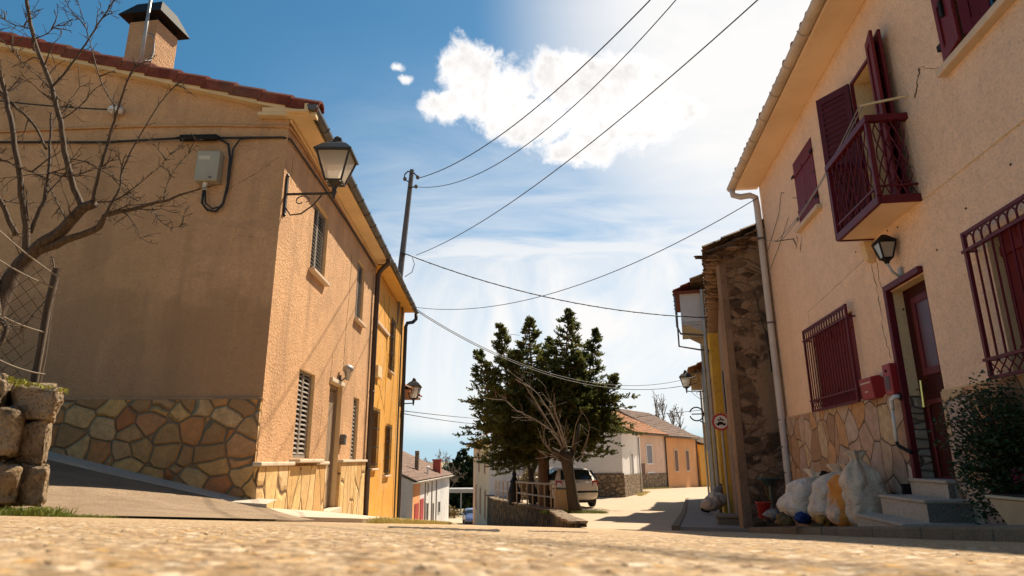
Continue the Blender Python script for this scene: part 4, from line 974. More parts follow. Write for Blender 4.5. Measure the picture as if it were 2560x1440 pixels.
    for s, o in ((-1.075, .40), (.125, .40)): q.fbox(FR, s-.025, s+.025, 2.651, 3.5, o-.025, o+.025)
    q.build('corner_post', M_maroon, b, bevel=.005)
    q = MB(); q.fbox(FR, -1.12, .17, 3.50, 3.575, .365, .435); q.fbox(FR, -1.12, -1.05, 3.50, 3.575, -.01, .364); q.fbox(FR, .10, .17, 3.50, 3.575, -.01, .364); q.build('handrail', M_maroon, b, bevel=.006)
    q = MB()
    for z in (2.76, ): q.fbox(FR, -1.05, .1, z-.01, z+.01, .39, .41); q.fbox(FR, -1.085, -1.065, z-.01, z+.01, -.03, .37); q.fbox(FR, .115, .135, z-.01, z+.01, -.03, .37)
    n = 13
    for i in range(1, n):
        s = -1.05+1.15*i/n
        q.tube([FR.P(s+.03*math.sin(k*math.pi/2+(i % 2)*math.pi), 2.66+.84*k/14, .40) for k in range(15)], .008, 4)
        if i % 3 == 0: q.tube([FR.P(s, 2.66, .40), FR.P(s, 3.5, .40)], .008, 4)
    for s in (-1.075, .125):
        for i in range(5):
            for sg in (1, -1):
                P = []
                for k in range(9):
                    o = .03+.34*((i/4+sg*k/8*.9) % 2); o = o if o <= .37 else .74-o; P.append((o, 2.66+.84*k/8))
                q.tube([FR.P(s, zz, o) for o, zz in P], .0075, 4)
    q.build('railing_pattern', M_maroon, b)
    q = MB(); q.prism([FR.P(.27, 2.56, .002), FR.P(.27, 2.3, .002), FR.P(.27, 2.32, .09), FR.P(.27, 2.56, .12)], FR.d*-.12); q.build('bracket', M_reveal, h, bevel=.012)
    # shallow plaster line, cracks, nail holes
    q = MB(); crack(q, FR, [(-1.12, 2.56), (-2.0, 2.55), (-2.8, 2.545), (-6, 2.55)], .012, .006, 9, .01); q.build('plaster_seam', M_reveal, h)
    q = MB(); crack(q, FR, [(.30, 2.3), (.24, 1.9), (.27, 1.5), (.2, 1.12)], .007); crack(q, FR, [(.16, 2.35), (.18, 2.05), (.1, 1.95)], .006); crack(q, FR, [(.5, 2.42), (1.4, 2.36), (2.85, 2.28), (2.88, 2.03)], .004, .003, 6, .01)
    crack(q, FR, [(-1.32, 3.62), (-1.45, 3.78), (-1.5, 3.86)], .013); crack(q, FR, [(-1.5, 3.86), (-1.9, 3.6)], .004); crack(q, FR, [(2.85, 3.3), (2.7, 3.5)], .01); crack(q, FR, [(3.0, 3.4), (2.9, 3.55), (2.95, 3.6)], .008)
    for s, z in ((-1.2, 2.0), (-.3, 1.6), (-1.8, 2.2), (.7, 2.6), (-1.0, 3.0), (-2.5, 2.3), (-.5, 2.5), (-.25, 2.55), (2.8, 3.35)): q.tube([FR.P(s, z, -.01), FR.P(s+.01, z-.012, .006)], .012, 5)
    q.build('wall_crack', M_crack, h)
    q = MB()
    for s, z in ((1.7, 4.2), (2.7, 4.2), (3.3, 4.55)): q.tube([FR.P(s, z, 0), FR.P(s, z, .06)], .006, 4)
    q.tube([FR.P(3.3, 4.55, .05), FR.P(3.7, 4.3, .02), FR.P(4.2, 4.1, .02), FR.P(4.7, 3.9, .03)], .005, 4); q.tube([FR.P(3.2, 4.05, .01), FR.P(4.0, 3.75, .01), FR.P(4.7, 3.55, .01)], .004, 4)
    q.build('wall_wire', M_wire, h)
right_house()
def right_things():
    # laundry line
    t = thing('washing_line', 'cream clothes rod with two slack lines strung from the maroon balcony', 'washing line', FR.P(-1.15, 3.75))
    A = FR.P(-1.2, 3.72, 0); B = FR.P(-1.06, 3.72, .44); q = MB(); q.tube([A, B], .014, 6); q.build('rod', M_rope, t)
    q = MB(); q.tube([FR.P(3.05, 3.50, 0), FR.P(3.05, 3.60, .02), FR.P(3.15, 3.6, .30)], .008, 5); q.tube([FR.P(3.0, 3.45, 0), FR.P(3.05, 3.6, .03)], .006, 4); q.build('wall_hook', M_iron, t)
    q = MB(); q.tube(catenary(B, FR.P(3.12, 3.6, .28), .16), .006, 5); q.tube(catenary(B-FR.n*.04, FR.P(3.12, 3.6, .2), .10), .006, 5); q.tube([FR.P(3.12, 3.6, .28), W(1870, 598, 13.0)], .005, 4); q.build('line', M_wirelight, t)
    # wall lantern over the door
    t = thing('wall_lantern', 'small old wall lantern with smoky panes above the oxblood door', 'wall lantern', FR.P(-.42, 2.0))
    c = FR.P(-.40, 2.10, .13); q = MB()
    q.tube([FR.P(-.42, 1.92, .02), FR.P(-.42, 2.0, .10), c+Vector((0, 0, -.0))], .014, 6); q.fbox(FR, -.455, -.385, 1.87, 2.04, 0, .03); q.build('bracket', M_signback, t)
    q = MB(); a0 = R(-7.8)+math.pi/4
    for zz, rr in ((.06, .07), (.24, .125)): P = [c+Vector((rr*math.cos(a0+i*math.pi/2), rr*math.sin(a0+i*math.pi/2), zz)) for i in range(5)]; q.tube(P, .010, 4)
    for i in range(4): a = a0+i*math.pi/2; q.tube([c+Vector((.07*math.cos(a), .07*math.sin(a), .06)), c+Vector((.125*math.cos(a), .125*math.sin(a), .24))], .010, 4)
    q.lathe(c+Vector((0, 0, .0)), [(.02, 0), (.035, .03), (.068, .06)], 8); q.build('lamp_frame', M_black, t)
    q = MB(); q.lathe(c+Vector((0, 0, .065)), [(.064, 0), (.118, .17)], 4, rot0=a0); q.build('lamp_glass', M_clear, t)
    q = MB(); q.lathe(c+Vector((0, 0, .24)), [(.138, 0), (.135, .02), (.07, .07), (.03, .10)], 4, rot0=a0); q.build('lamp_cap', M_black, t)
    # letter box, meter cupboard, pipe
    t = thing('letter_box', 'red enamel letter box beside the maroon window grille', 'letter box', FR.P(.63, .68))
    q = MB(); q.prism([FR.P(.45, .69, .003), FR.P(.45, .93, .003), FR.P(.45, .965, .05), FR.P(.45, .94, .16), FR.P(.45, .69, .14)], FR.d*.36); q.build('body', M_red, t, bevel=.008)
    q = MB(); q.fbox(FR, .48, .78, .875, .89, .152, .158); q.fbox(FR, .6, .68, .77, .785, .147, .152); q.build('slot', M_label, t)
    t = thing('meter_cupboard', 'tall narrow red wall box with a smoky window beside the front door', 'meter box', FR.P(.08, .68))
    q = MB(); q.fbox(FR, -.01, .19, .69, 1.04, .003, .12); q.build('case', M_red, t, bevel=.012)
    q = MB(); q.fbox(FR, .03, .15, .74, .90, .121, .125); q.build('window', M_redglass, t); q = MB(); q.lathe(FR.P(.09, .96, .12), [(.018, 0), (.016, .01)], 8, 0, FR.n); q.build('lock', M_black, t)
    t = thing('drain_pipe', 'short white plastic pipe clipped to the flagstone footing beside the door', 'pipe', FR.P(.05, .15))
    q = MB(); q.tube([FR.P(-.02, .66, .05), FR.P(.0, .66, .11), FR.P(.04, .63, .13), FR.P(.07, .56, .12), FR.P(.08, .52, .12)], .025, 8); q.tube([FR.P(.08, .54, .12), FR.P(.10, .15, .12)], .019, 8); q.build('pipe', M_pvc, t, smooth=True)
    q = MB(); q.lathe(FR.P(-.02, .66, .04), [(.045, 0), (.045, .03)], 8, 0, FR.n); q.build('flange', M_black, t); q = MB(); q.tube([FR.P(.10, .17, .12), FR.P(.07, .13, .12), FR.P(-.02, .09, .10), FR.P(-.1, .05, .07)], .02, 6); q.build('elbow', M_black, t)
    q = MB(); q.fbox(FR, .10, .16, -.72, -.28, .046, .12); tag(q.build('cable_duct', M_black), 'black plastic duct beside the granite steps', 'duct')
    # granite steps
    t = thing('granite_steps', 'three speckled granite steps leading up to the oxblood door', 'steps', FR.P(-.6, -.72))
    for s0, s1, o, zt, zb in ((-1.22, -.10, .72, -.575, -.85), (-1.10, -.09, .45, -.38, -.83), (-.84, -.07, .12, -.215, -.8)):
        q = MB(); q.fbox(FR, s0, s1, zb, zt-.032, -.28 if o < .2 else .0, o)
        st = q.build('step', M_granite, t, bevel=.006)
        q = MB(); q.fbox(FR, s0-.012, s1+.012, zt-.03, zt, -.28 if o < .2 else .0, o+.015); q.build('tread', M_granite, st, bevel=.006)
        q = MB(); q.fbox(FR, s0-.004, s0-.0005, zb, zt-.033, .06, o-.004); q.build('side_slab', M_granite_side, st)
    # sacks of rubble
    def sack_(name, lab, mt, c, r, tilt, seed, tie=True, sub=()):
        t = thing(name, lab, 'sack', c, 0, 'rubble sacks against the flagstone footing')
        q = MB(); n0 = 64; nv = 56; c = Vector(c); M = Matrix.Rotation(tilt[0], 3, 'X') @ Matrix.Rotation(tilt[1], 3, 'Y'); b0 = len(q.v); sd = Vector((seed*5.1, seed*2.3, seed))
        for i in range(nv+1):
            t_ = i/nv; z = t_*2
            prof = (max(0, 1-(1-min(1, t_/.22))**2.2))**.5 if t_ < .22 else (1-.12*(t_-.22)/.42 if t_ < .64 else (.88-.66*((t_-.64)/.25)**1.4 if t_ < .89 else .22+.26*((t_-.89)/.11)))
            for j in range(n0):
                ph = 2*math.pi*j/n0; d = Vector((math.cos(ph), math.sin(ph), 0)); sq = 1/(abs(d.x)**2.8+abs(d.y)**2.8)**(1/2.8)
                p0 = Vector((d.x*sq, d.y*sq, z)); k = prof*(1+.13*noise.noise(p0*1.2+sd)+.11*noise.noise(Vector((ph*2.6*.8, z*1.1, seed)))+.05*noise.noise(p0*4+sd)) + (.10*prof*math.sin(ph*6+seed+t_*3)*max(0, t_-.5)/.3)
                # creases that run across the body
                k *= 1-.06*(1-abs(noise.noise(Vector((d.x*1.5, d.y*1.5, z*2.2))+sd*3))*3.2 if abs(noise.noise(Vector((d.x*1.5, d.y*1.5, z*2.2))+sd*3)) < .31 else 0)*min(1, t_*5)
                k *= 1+.035*math.sin(z*9+2*noise.noise(p0*1.5+sd)*3)*(.4+.6*(math.sin(ph*1.5+seed)**2))
                p = M @ Vector((d.x*sq*k*r[0], d.y*sq*k*r[1], z*r[2]*(1+.06*noise.noise(p0+sd*2)))); q.v.append(tuple(c+p))
        for i in range(nv):
            for j in range(n0): a = b0+i*n0+j; e = b0+i*n0+(j+1) % n0; q.f.append((a, e, e+n0, a+n0)); q.m.append(0)
        q.f.append(tuple(range(b0, b0+n0))[::-1]); q.m.append(0); e = b0+nv*n0; q.f.append(tuple(range(e, e+n0))); q.m.append(0)
        q.build('bag', mt, t, smooth=True)
        if False:
            q = MB(); top = c+M @ Vector((0, 0, 2*r[2]))
            for k in range(16):
                a = random.uniform(0, 6.28); q.blob(top+Vector((math.cos(a)*r[0]*.28, math.sin(a)*r[1]*.3, random.uniform(-.01, .07))), (.05, .04, .035), 7, 5, .7, 3, k+seed)
            q.build('gathered_neck', mt, t, smooth=True)
        return t
    def gp(px, py, y): p = W(px, py, y); return p
    b = gp(2020, 1312, 9.0); sack_('sack', 'biggest white woven sack, leftmost of the rubble sacks', M_sack1, (b.x, b.y, b.z-.02), (.40, .30, .35), (R(-3), R(20)), 2)
    b = gp(2088, 1314, 8.35); sack_('sack', 'slumped greyish sack between the biggest white one and the orange striped one', M_sack2, (b.x, b.y, b.z-.02), (.31, .28, .37), (R(0), R(12)), 5)
    b = gp(2124, 1318, 7.9); sack_('sack', 'orange striped sack squeezed between two pale ones', M_sack3, (b.x, b.y, b.z-.02), (.23, .24, .36), (R(3), R(6)), 8)
    b = gp(2174, 1316, 7.66); sack_('sack', 'tall beige sack with drooping neck standing next to the granite steps', M_sack4, (b.x, b.y-.02, b.z-.02), (.235, .22, .42), (R(-2), R(-3)), 11)
    def heap(name, lab, cat, c, mt, n, sp, r):
        q = MB()
        for k in range(n): q.blob(Vector(c)+Vector((random.uniform(-sp, sp), random.uniform(-sp, sp), random.uniform(0, r*.8))), (r*random.uniform(.5, 1), r*random.uniform(.5, 1), r*random.uniform(.35, .8)), 12, 8, .5, 2.6, k*3+int(c[0]*100), flat=c[2]-.02)
        return tag(q.build(name, mt, None, smooth=True), lab, cat)
    p = gp(2006, 1306, 8.72); heap('plastic_bag', 'crumpled blue plastic bag at the foot of the sacks', 'bag', p, M_bluebag, 5, .07, .1)
    p = gp(1962, 1310, 8.9); heap('rag', 'brown rag left of the blue plastic bag', 'rag', p, M_ragbrown, 4, .07, .09)
    p = gp(1945, 1290, 9.6); heap('cloth_heap', 'grey cloth scraps heaped in front of the crumbling wall', 'rags', p, M_raggrey, 7, .12, .11)
    p = gp(2060, 1310, 8.2); heap('plastic_bag', 'torn ochre bag under the greyish sack', 'bag', p, M_ragyel, 4, .09, .09)
    p = gp(2050, 1192, 8.95); heap('cloth_heap', 'dark crumpled cloth lying on top of the sacks', 'rags', (p.x+.1, p.y, p.z), M_black, 3, .07, .07)
    t = thing('bucket', 'red plastic bucket in front of the crumbling wall', 'bucket', gp(1912, 1295, 10.6)); q = MB(); c = gp(1912, 1295, 10.6); q.lathe(c, [(.085, 0), (.115, .22), (.125, .225), (.125, .24), (.105, .235), (.08, .04)], 14); q.build('body', M_bucket, t, smooth=True)
    q = MB(); q.tube([c+Vector((.12*math.cos(a), -.02, .22+.1*math.sin(a)*-.6)) for a in lin(0, math.pi, 9)], .006, 4); q.build('handle', M_wirelight, t)
    c = gp(1935, 1300, 11.0); t = thing('plant_pot_stand', 'dark green bowl on a stand with two drooping stalks by the crumbling wall', 'plant stand', c)
    q = MB(); top = gp(1936, 1212, 11.0); q.tube([c, Vector((c.x, c.y, top.z))], .03, 6); q.lathe((c.x, c.y, top.z-.02), [(.05, 0), (.18, .1), (.2, .12), (.19, .13), (.1, .06)], 14); q.build('bowl', M_bowl, t)
    q = MB(); q.tube([gp(1912, 1215, 10.8), gp(1916, 1232, 10.8), gp(1924, 1248, 10.8), gp(1930, 1257, 10.8)], .010, 4); q.tube([gp(1926, 1210, 10.8), gp(1925, 1225, 10.8), gp(1928, 1240, 10.8)], .007, 4); q.build('stalk', M_yshrub, t)
    # planter and shrub
    t = thing('planter', 'cream trough planter under the maroon grille, overflowing with dark foliage', 'planter', FR.P(-2.4, gz(-2.4, .5)+.1, .45))
    q = MB(); s0, s1 = -3.4, -2.33; zb = gz(-2.4, .6)+.105
    A = [FR.P(s0+.07, zb, .25), FR.P(s1-.07, zb, .25), FR.P(s1-.07, zb, .50), FR.P(s0+.07, zb, .50)]; B = [FR.P(s0, zb+.185, .2), FR.P(s1, zb+.185, .2), FR.P(s1, zb+.185, .56), FR.P(s0, zb+.185, .56)]
    q.hexa(A+B); q.fbox(FR, s0-.015, s1+.015, zb+.187, zb+.21, .185, .575); q.build('trough', M_terracotta, t, bevel=.012)
    q = MB(); q.fbox(FR, s0+.02, s1-.02, zb+.211, zb+.216, .22, .54); q.build('soil', M_soil, t)
right_things()
# ------------------------------------------------------------------ crumbling house beside it
FU = Fr(4.16, 12.15, 90, 1)      # wall that faces us
FV = Fr(4.16, 12.15, 17, -1)     # wall along the side street
FU.n = Vector((0, -1, 0))
def ruin():
    h = thing('crumbling_house', 'old brown house with fallen render and a sagging tiled verge', 'house', (4.16, 12.15, -1.25))
    m = MB(); P = [FU.P(0, -2.2)]; N = 10
    m.face([FU.P(0, -2.2), FU.P(6, -2.2), FU.P(6, 6.2), FU.P(3.0, 5.2), FU.P(0, 3.86)]); m.face([FV.P(0, -2.4), FV.P(0, 3.86), FV.P(8.2, 3.86), FV.P(8.2, -2.6)])
    m.face([FV.P(8.2, -2.6), FV.P(8.2, 3.86), FV.P(8.2, 6, -6), FV.P(8.2, -2.6, -6)]); m.build('wall', M_ruin, h)
    m = MB(); m.hexa([FU.P(-.03, -1.6, -.2), FU.P(.15, -1.6, -.2), FU.P(.15, -1.6, .02), FU.P(-.03, -1.6, .02), FU.P(-.03, 3.75, -.2), FU.P(.09, 3.75, -.2), FU.P(.10, 3.75, .02), FU.P(-.03, 3.75, .02)]); m.build('lit_corner_render', M_litcorner, h, bevel=.01)  # rendered corner strip, its tan colour standing in for the lit wall edge
    # eave build-up: thick ragged tile courses
    for o, lift, mt in ((.30, 4.02, M_tile_g), (.22, 3.90, M_tile_g)):
        m = MB()
        A = FV.P(-.32, lift, o); B = FV.P(8.3, lift, o); D = A+(FU.d*4+Vector((0, 0, 1.78)))
        tile_roof(m, A, B, D, tw=.24, tl=.45, h=.06, jit=.014); m.build('roof', mt, h)
    m = MB()
    for i in range(9):
        p = FU.P(-.25+i*.42, 3.84+i*.42*.445, .16); m.blob(p, (.3, .09, .035), 12, 8, .4, 2, i, sq=.7)
    for i in range(26): p = FV.P(-.1+i*.32, 3.86, .14); m.blob(p, (.17, .09, .04), 10, 7, .4, 2, i+30, sq=.7)
    m.build('verge_course', M_ruin, h, smooth=True)
    m = MB(); m.fbox(FV, 2.2, 3.1, -2, .5, .0, .03); m.fbox(FV, 5.4, 6.2, 1.2, 2.3, .0, .03); m.build('window', M_dark, h)
    m = MB(); crack(m, FU, [(.62, 3.2), (.72, 2.5), (.8, 1.9)], .02); m.fbox(FU, .78, .86, 1.6, 2.0, .0, .02); m.fbox(FU, .85, .89, 1.62, 2.25, .0, .04); m.build('wall_crack', M_dark, h)
ruin()
# ------------------------------------------------------------------ right hand row of the side street
def simple_window(par, fr, s0, s1, z0, z1, mt, fm=None, o=.01, sill=True):
    w_ = thing_part('window', par)
    q = MB(); q.fbox(fr, s0, s1, z0, z1, -.02, o); q.build('pane', mt, w_)
    q = MB(); t = min(.09, (s1-s0)*.16)
    for a, b, c, d in ((s0-t, s0, z0-t, z1+t), (s1, s1+t, z0-t, z1+t), (s0, s1, z1, z1+t), (s0, s1, z0-t, z0)): q.fbox(fr, a, b, c, d, -.02, o+.03)
    q.build('frame', fm or M_sill, w_)
    return w_
FY = Fr(6.42, 20.4, 15.2, -1)
def yellow_row():
    h = thing('yellow_house', 'yellow rendered house with a boxed balcony beyond the crumbling house', 'house', (6.4, 20.4, -1.7))
    m = MB(); m.fbox(FY, 0, 7.0, -3, 5.7, -7, 0); m.build('wall', M_yellow, h)
    m = MB(); tile_roof(m, FY.P(-.3, 5.72, .45), FY.P(7.1, 5.72, .45), FY.P(-.3, 7.2, -3.5)); m.build('roof', M_tile_g, h)
    b = thing_part('balcony', h)
    m = MB(); m.fbox(FY, .5, 3.2, 4.35, 4.45, .004, .85); m.prism([FY.P(.5, 4.34, .004), FY.P(.5, 4.0, .004), FY.P(.5, 4.34, .6)], FY.d*.12); m.prism([FY.P(3.0, 4.34, .004), FY.P(3.0, 4.0, .004), FY.P(3.0, 4.34, .6)], FY.d*.12); m.build('slab', M_grey, b)
    m = MB(); m.fbox(FY, .5, .56, 4.46, 5.5, .01, .85); m.fbox(FY, 3.14, 3.2, 4.46, 5.5, .01, .85); m.fbox(FY, .57, 3.13, 4.46, 5.3, .78, .85); m.build('panel', M_pvgrey, b)
    m = MB(); tile_roof(m, FY.P(.3, 5.52, 1.05), FY.P(3.4, 5.52, 1.05), FY.P(.3, 5.98, .0), tw=.2, tl=.3); m.fbox(FY, .3, 3.4, 5.44, 5.5, .01, 1.0); m.build('roof', M_tile, b)
    m = MB(); m.tube([FY.P(.45, 5.4, 1.0), FY.P(.42, 4.3, 1.0), FY.P(.4, 4.05, .9), FY.P(.4, 3.95, .1)], .035, 6); m.tube([FY.P(3.25, 5.4, 1.0), FY.P(3.25, 4.1, 1.0), FY.P(3.25, 3.9, .1)], .035, 6); m.build('gutter_pipe', M_zinc, b)
    for s in (1.0, 3.4, 5.4): simple_window(h, FY, s, s+.9, 1.2, 2.5, M_brownwin)
    m = MB(); m.fbox(FY, 2.2, 3.2, -2, .5, 0, .03); m.build('door', M_brownwin, h)
    m = MB(); m.tube([FY.P(.3, 5.5, .12), FY.P(.3, -2, .12)], .06, 8); m.tube([FY.P(4.9, 5.5, .1), FY.P(4.9, -2, .1)], .05, 8); m.tube([FY.P(6.6, 5.5, .1), FY.P(6.6, -2, .1)], .05, 8); m.build('downpipe', M_signback, h)
    m = MB(); m.tube([FY.P(0, 3.4, .06), FY.P(3, 3.3, .05), FY.P(6.9, 3.35, .06)], .02, 5); m.tube([FY.P(1.4, 3.2, .05), FY.P(1.4, .4, .05)], .02, 5); m.build('wall_cable', M_wire, h)
    h = thing('ochre_cottage', 'lower ochre cottage with a ragged tiled eave beyond the yellow house', 'house', FY.P(7.1, -1.85))
    m = MB(); m.fbox(FY, 7.05, 14.5, -3, 3.75, -7, .06); m.build('wall', M_yellow, h)
    m = MB(); tile_roof(m, FY.P(6.9, 3.72, .72), FY.P(14.6, 3.72, .72), FY.P(6.9, 5.3, -3.5), jit=.03, h=.07); m.build('roof', M_tile_o, h)
    m = MB(); m.fbox(FY, 6.95, 14.5, 3.55, 3.66, .06, .6); m.build('soffit', M_grub, h)
    for s in (8.3, 11, 13): simple_window(h, FY, s, s+.8, .4, 1.7, M_brownwin, o=.07)
    m = MB(); m.tube([FY.P(7.4, 3.5, .14), FY.P(7.4, -2, .14)], .05, 8); m.tube([FY.P(14.2, 3.5, .14), FY.P(14.2, -2, .14)], .05, 8); m.build('downpipe', M_signback, h)
    p = W(1772, 970, 26.5)
    lantern(FY.P(6.9, 2.75, .10), R(15.2-90), 'black street lamp with opal panes under the ragged tiled eave on the right', 1.0, .75)
    t = thing('scroll_bracket', 'empty wrought iron scroll bracket on the far ochre cottage wall', 'bracket', FY.P(13.0, 2.3))
    m = MB(); c = FY.P(13.0, 2.2, .5)
    m.tube([FY.P(13.0, 2.2+.34*math.sin(a), .45+.34*math.cos(a)) for a in lin(.3, 6.0, 18)], .035, 5); m.tube([FY.P(13, 2.2, .06), FY.P(13, 2.2, .7)], .03, 5); m.tube([FY.P(13, 1.7, .06), FY.P(13, 1.85, .3)], .03, 5); m.build('scroll', M_black, t)
    # pavement strip, kerb and clutter along that side
    m = MB(); ss = lin(-8.6, 14, 30)
    for a, b in zip(ss, ss[1:]):
        P = [FY.P(s, 0, o) for s, o in ((a, 1.15), (b, 1.15), (b, -.5), (a, -.5))]
        m.hexa([(p.x, p.y, zhigh(p.x, p.y)-.3) for p in P]+[(p.x, p.y, zhigh(p.x, p.y)+.07) for p in P])
        K = [FY.P(s, 0, o) for s, o in ((a+.01, 1.16), (b, 1.16), (b, 1.3), (a+.01, 1.3))]
        m.hexa([(p.x, p.y, zhigh(p.x, p.y)-.2) for p in K]+[(p.x, p.y, zhigh(p.x, p.y)+.085) for p in K], 1)
    tag(m.build('pavement', [M_paver, M_kerb]), 'narrow kerbed pavement along the yellow houses', 'pavement', None, 'structure')
    q = W(1825, 1290, 18.3); t = thing('traffic_sign', 'round red and white no motor vehicles sign on a grey post', 'traffic sign', q)
    m = MB(); top = W(1801, 1035, 18.25); c = W(1802, 1055, 18.2)
    m.tube([q-Vector((0, 0, .2)), Vector((c.x+.03, c.y+.06, c.z+.26))], .035, 8); m.build('post', M_signback, t)
    ax = Vector((-.25, -1, -.05)).normalized(); ux = ax.orthogonal(); r = .235
    m = MB(); m.lathe(c, [(r, 0), (r, .012)], 32, 0, ax); m.build('plate', M_signred, t)
    m = MB(); m.lathe(c+ax*.0125, [(r*.77, 0), (r*.77, .003)], 32, 0, ax); m.build('face', M_signwhite, t)
    rx = Vector((0, 0, 1)).cross(-ax).normalized()*-1; rx = Vector((ax.y, -ax.x, 0)).normalized()*-1; up = rx.cross(ax); up = up if up.z > 0 else -up
    def S2(x, y): return c+ax*.018+rx*x+up*y
    m = MB()
    car = [(-.13, -.075), (-.13, -.035), (-.09, -.03), (-.06, .01), (.03, .01), (.07, -.03), (.13, -.04), (.13, -.075)]
    m.prism([S2(x, y) for x, y in car], ax*.002)
    for x in (-.075, .08): m.lathe(S2(x, -.078), [(.028, 0), (.028, .003)], 12, 0, ax)
    for x in (-.055, .06): m.lathe(S2(x, .05), [(.026, 0), (.026, .002)], 12, 0, ax)
    m.prism([S2(x, y) for x, y in ((-.05, .06), (-.01, .085), (.035, .085), (.06, .055), (0, .05))], ax*.002); m.prism([S2(x, y) for x, y in ((-.03, .085), (-.02, .125), (.005, .13), (.02, .09))], ax*.002)
    m.build('pictogram', M_black, t)
    p = W(1836, 1312, 13.6); p.z = zhigh(p.x, p.y); m = MB(); M = Matrix.Translation(p) @ Matrix.Rotation(R(-15), 4, 'Z'); m.box(-.32, .3, -.2, .3, -.1, .2, 0, M); m.box(-.36, .34, -.24, .34, .201, .26, 0, M); tag(m.build('stone_step', M_kerb, None, bevel=.02), 'low stone doorstep at the foot of the crumbling house corner', 'step')
    for i, (px, py, y, r, mt) in enumerate(((1780, 1266, 20.0, .26, M_sack2), (1788, 1250, 20.4, .28, M_sack1), (1798, 1228, 20.8, .22, M_raggrey), (1770, 1270, 20.2, .13, M_black))):
        p = W(px, py, y); zz = zhigh(p.x, p.y)+.1; q = MB()
        for k in range(5): q.blob((p.x+random.uniform(-.15, .15), p.y+random.uniform(-.2, .2), max(zz+.1, p.z)+random.uniform(-.05, .1)), (r*random.uniform(.5, .9), r*.8, r*random.uniform(.5, .8)), 12, 8, .4, 2.2, i*9+k, flat=zz)
        tag(q.build('rubbish_bag', mt, None, smooth=True), ('grey bag of rubbish at the front of the heap by the yellow house', 'white bag of rubbish in the middle of the heap by the yellow house', 'dark grey bundle on top of the heap by the yellow house', 'black bag nearest the street in the heap by the yellow house')[i], 'rubbish bag', 'rubbish heap by the yellow houses')
    m = MB(); P = [W(1660, 1322, 12.6), W(1772, 1325, 12.4), W(1930, 1331, 12.0)]
    for a, b in zip(P, P[1:]):
        z = lambda v: zplane(v.x, v.y)+.012
        m.face([(a.x, a.y, z(a)), (b.x, b.y, z(b)), (b.x, b.y+.35, z(b)-.02), (a.x, a.y+.35, z(a)-.02)])
    tag(m.build('concrete_strip', M_pave), 'pale concrete strip across the mouth of the side street', 'road', None, 'structure')
yellow_row()
# ------------------------------------------------------------------ houses across the end
def white_house():
    h = thing('white_house', 'large white house with cream street side, half hidden behind the conifer', 'house', (-1.3, 36.5, -3.3))
    x0, x1, y = W(1222, 1200, 36.5).x, W(1553, 1100, 36.5).x, 36.5; zl, zr = W(1222, 1105, 36.5).z, W(1553, 1068, 36.5).z
    m = MB()
    m.face([(x0, y, -4), (x1, y, -4), (x1, y, zr), ((x0+x1)/2+.4, y, zr+1.5), (x0, y, zl)])
    m.face([(x0, y, -5), (x0, y, zl), (x0-1.75, y+15, zl), (x0-1.75, y+15, -5)], 1)
    m.face([(x1, y, -4), (x1+2.0, y+5, -4), (x1+2.0, y+5, zr-.3), (x1, y, zr)])
    m.face([(x0-1.75, y+15, -5), (x0-1.75, y+15, zl), (x1+4, y+13, zr), (x1+4, y+13, -5)]); m.build('wall', [M_white, M_cream], h)
    p = W(1553, 1190, y-.06); m = MB(); pz = W(1505, 1183, y).z; m.fbox(Fr(x1-1.9, y, 90, 1), 0, 1.9+.06, -4, pz, .0, .07); m.fbox(Fr(x1, y, 21.8, 1), 0, 5.2, -4, pz-.1, .0, .07); m.build('plinth', M_grub, h)
    FW = Fr(x0, y, -6.65, -1)
    m = MB(); mx = (x0+x1)/2+.4
    tile_roof(m, (x0-.62, y-.45, zl+.12), (x0-2.4, y+15, zl+.12), (mx, y-.45, zr+1.75), tw=.3, tl=.5)
    tile_roof(m, (x1+.3, y-.3, zr+.02), (x1+2.4, y+5.2, zr-.22), (mx, y-.3, zr+1.75), tw=.3, tl=.5); m.build('roof', M_tile_o, h)
    m = MB(); m.hexa([(x0-.6, y-.45, zl), (x0-.0, y-.45, zl), (x0-1.75, y+15, zl), (x0-2.35, y+15, zl), (x0-.62, y-.45, zl+.10), (x0, y-.45, zl+.22), (x0-1.75, y+15, zl+.22), (x0-2.38, y+15, zl+.10)]); m.build('soffit', M_soffit_o, h)
    for s in (2.2, 7.5): simple_window(h, FW, s, s+1.1, -.75, .62, M_brownwin)
    for s in (1.8, 6.0, 10.5): simple_window(h, FW, s, s+1.0, -3.3, -1.75, M_brownwin)
    FX = Fr(x1, y, 21.8, 1); simple_window(h, FX, 2.2, 2.9, -1.5, .3, M_bluegrey, M_white); m = MB(); m.tube([FX.P(4.6, zr-.4, .08), FX.P(4.6, -2.1, .08)], .05, 6); m.build('downpipe', M_signback, h)
white_house()
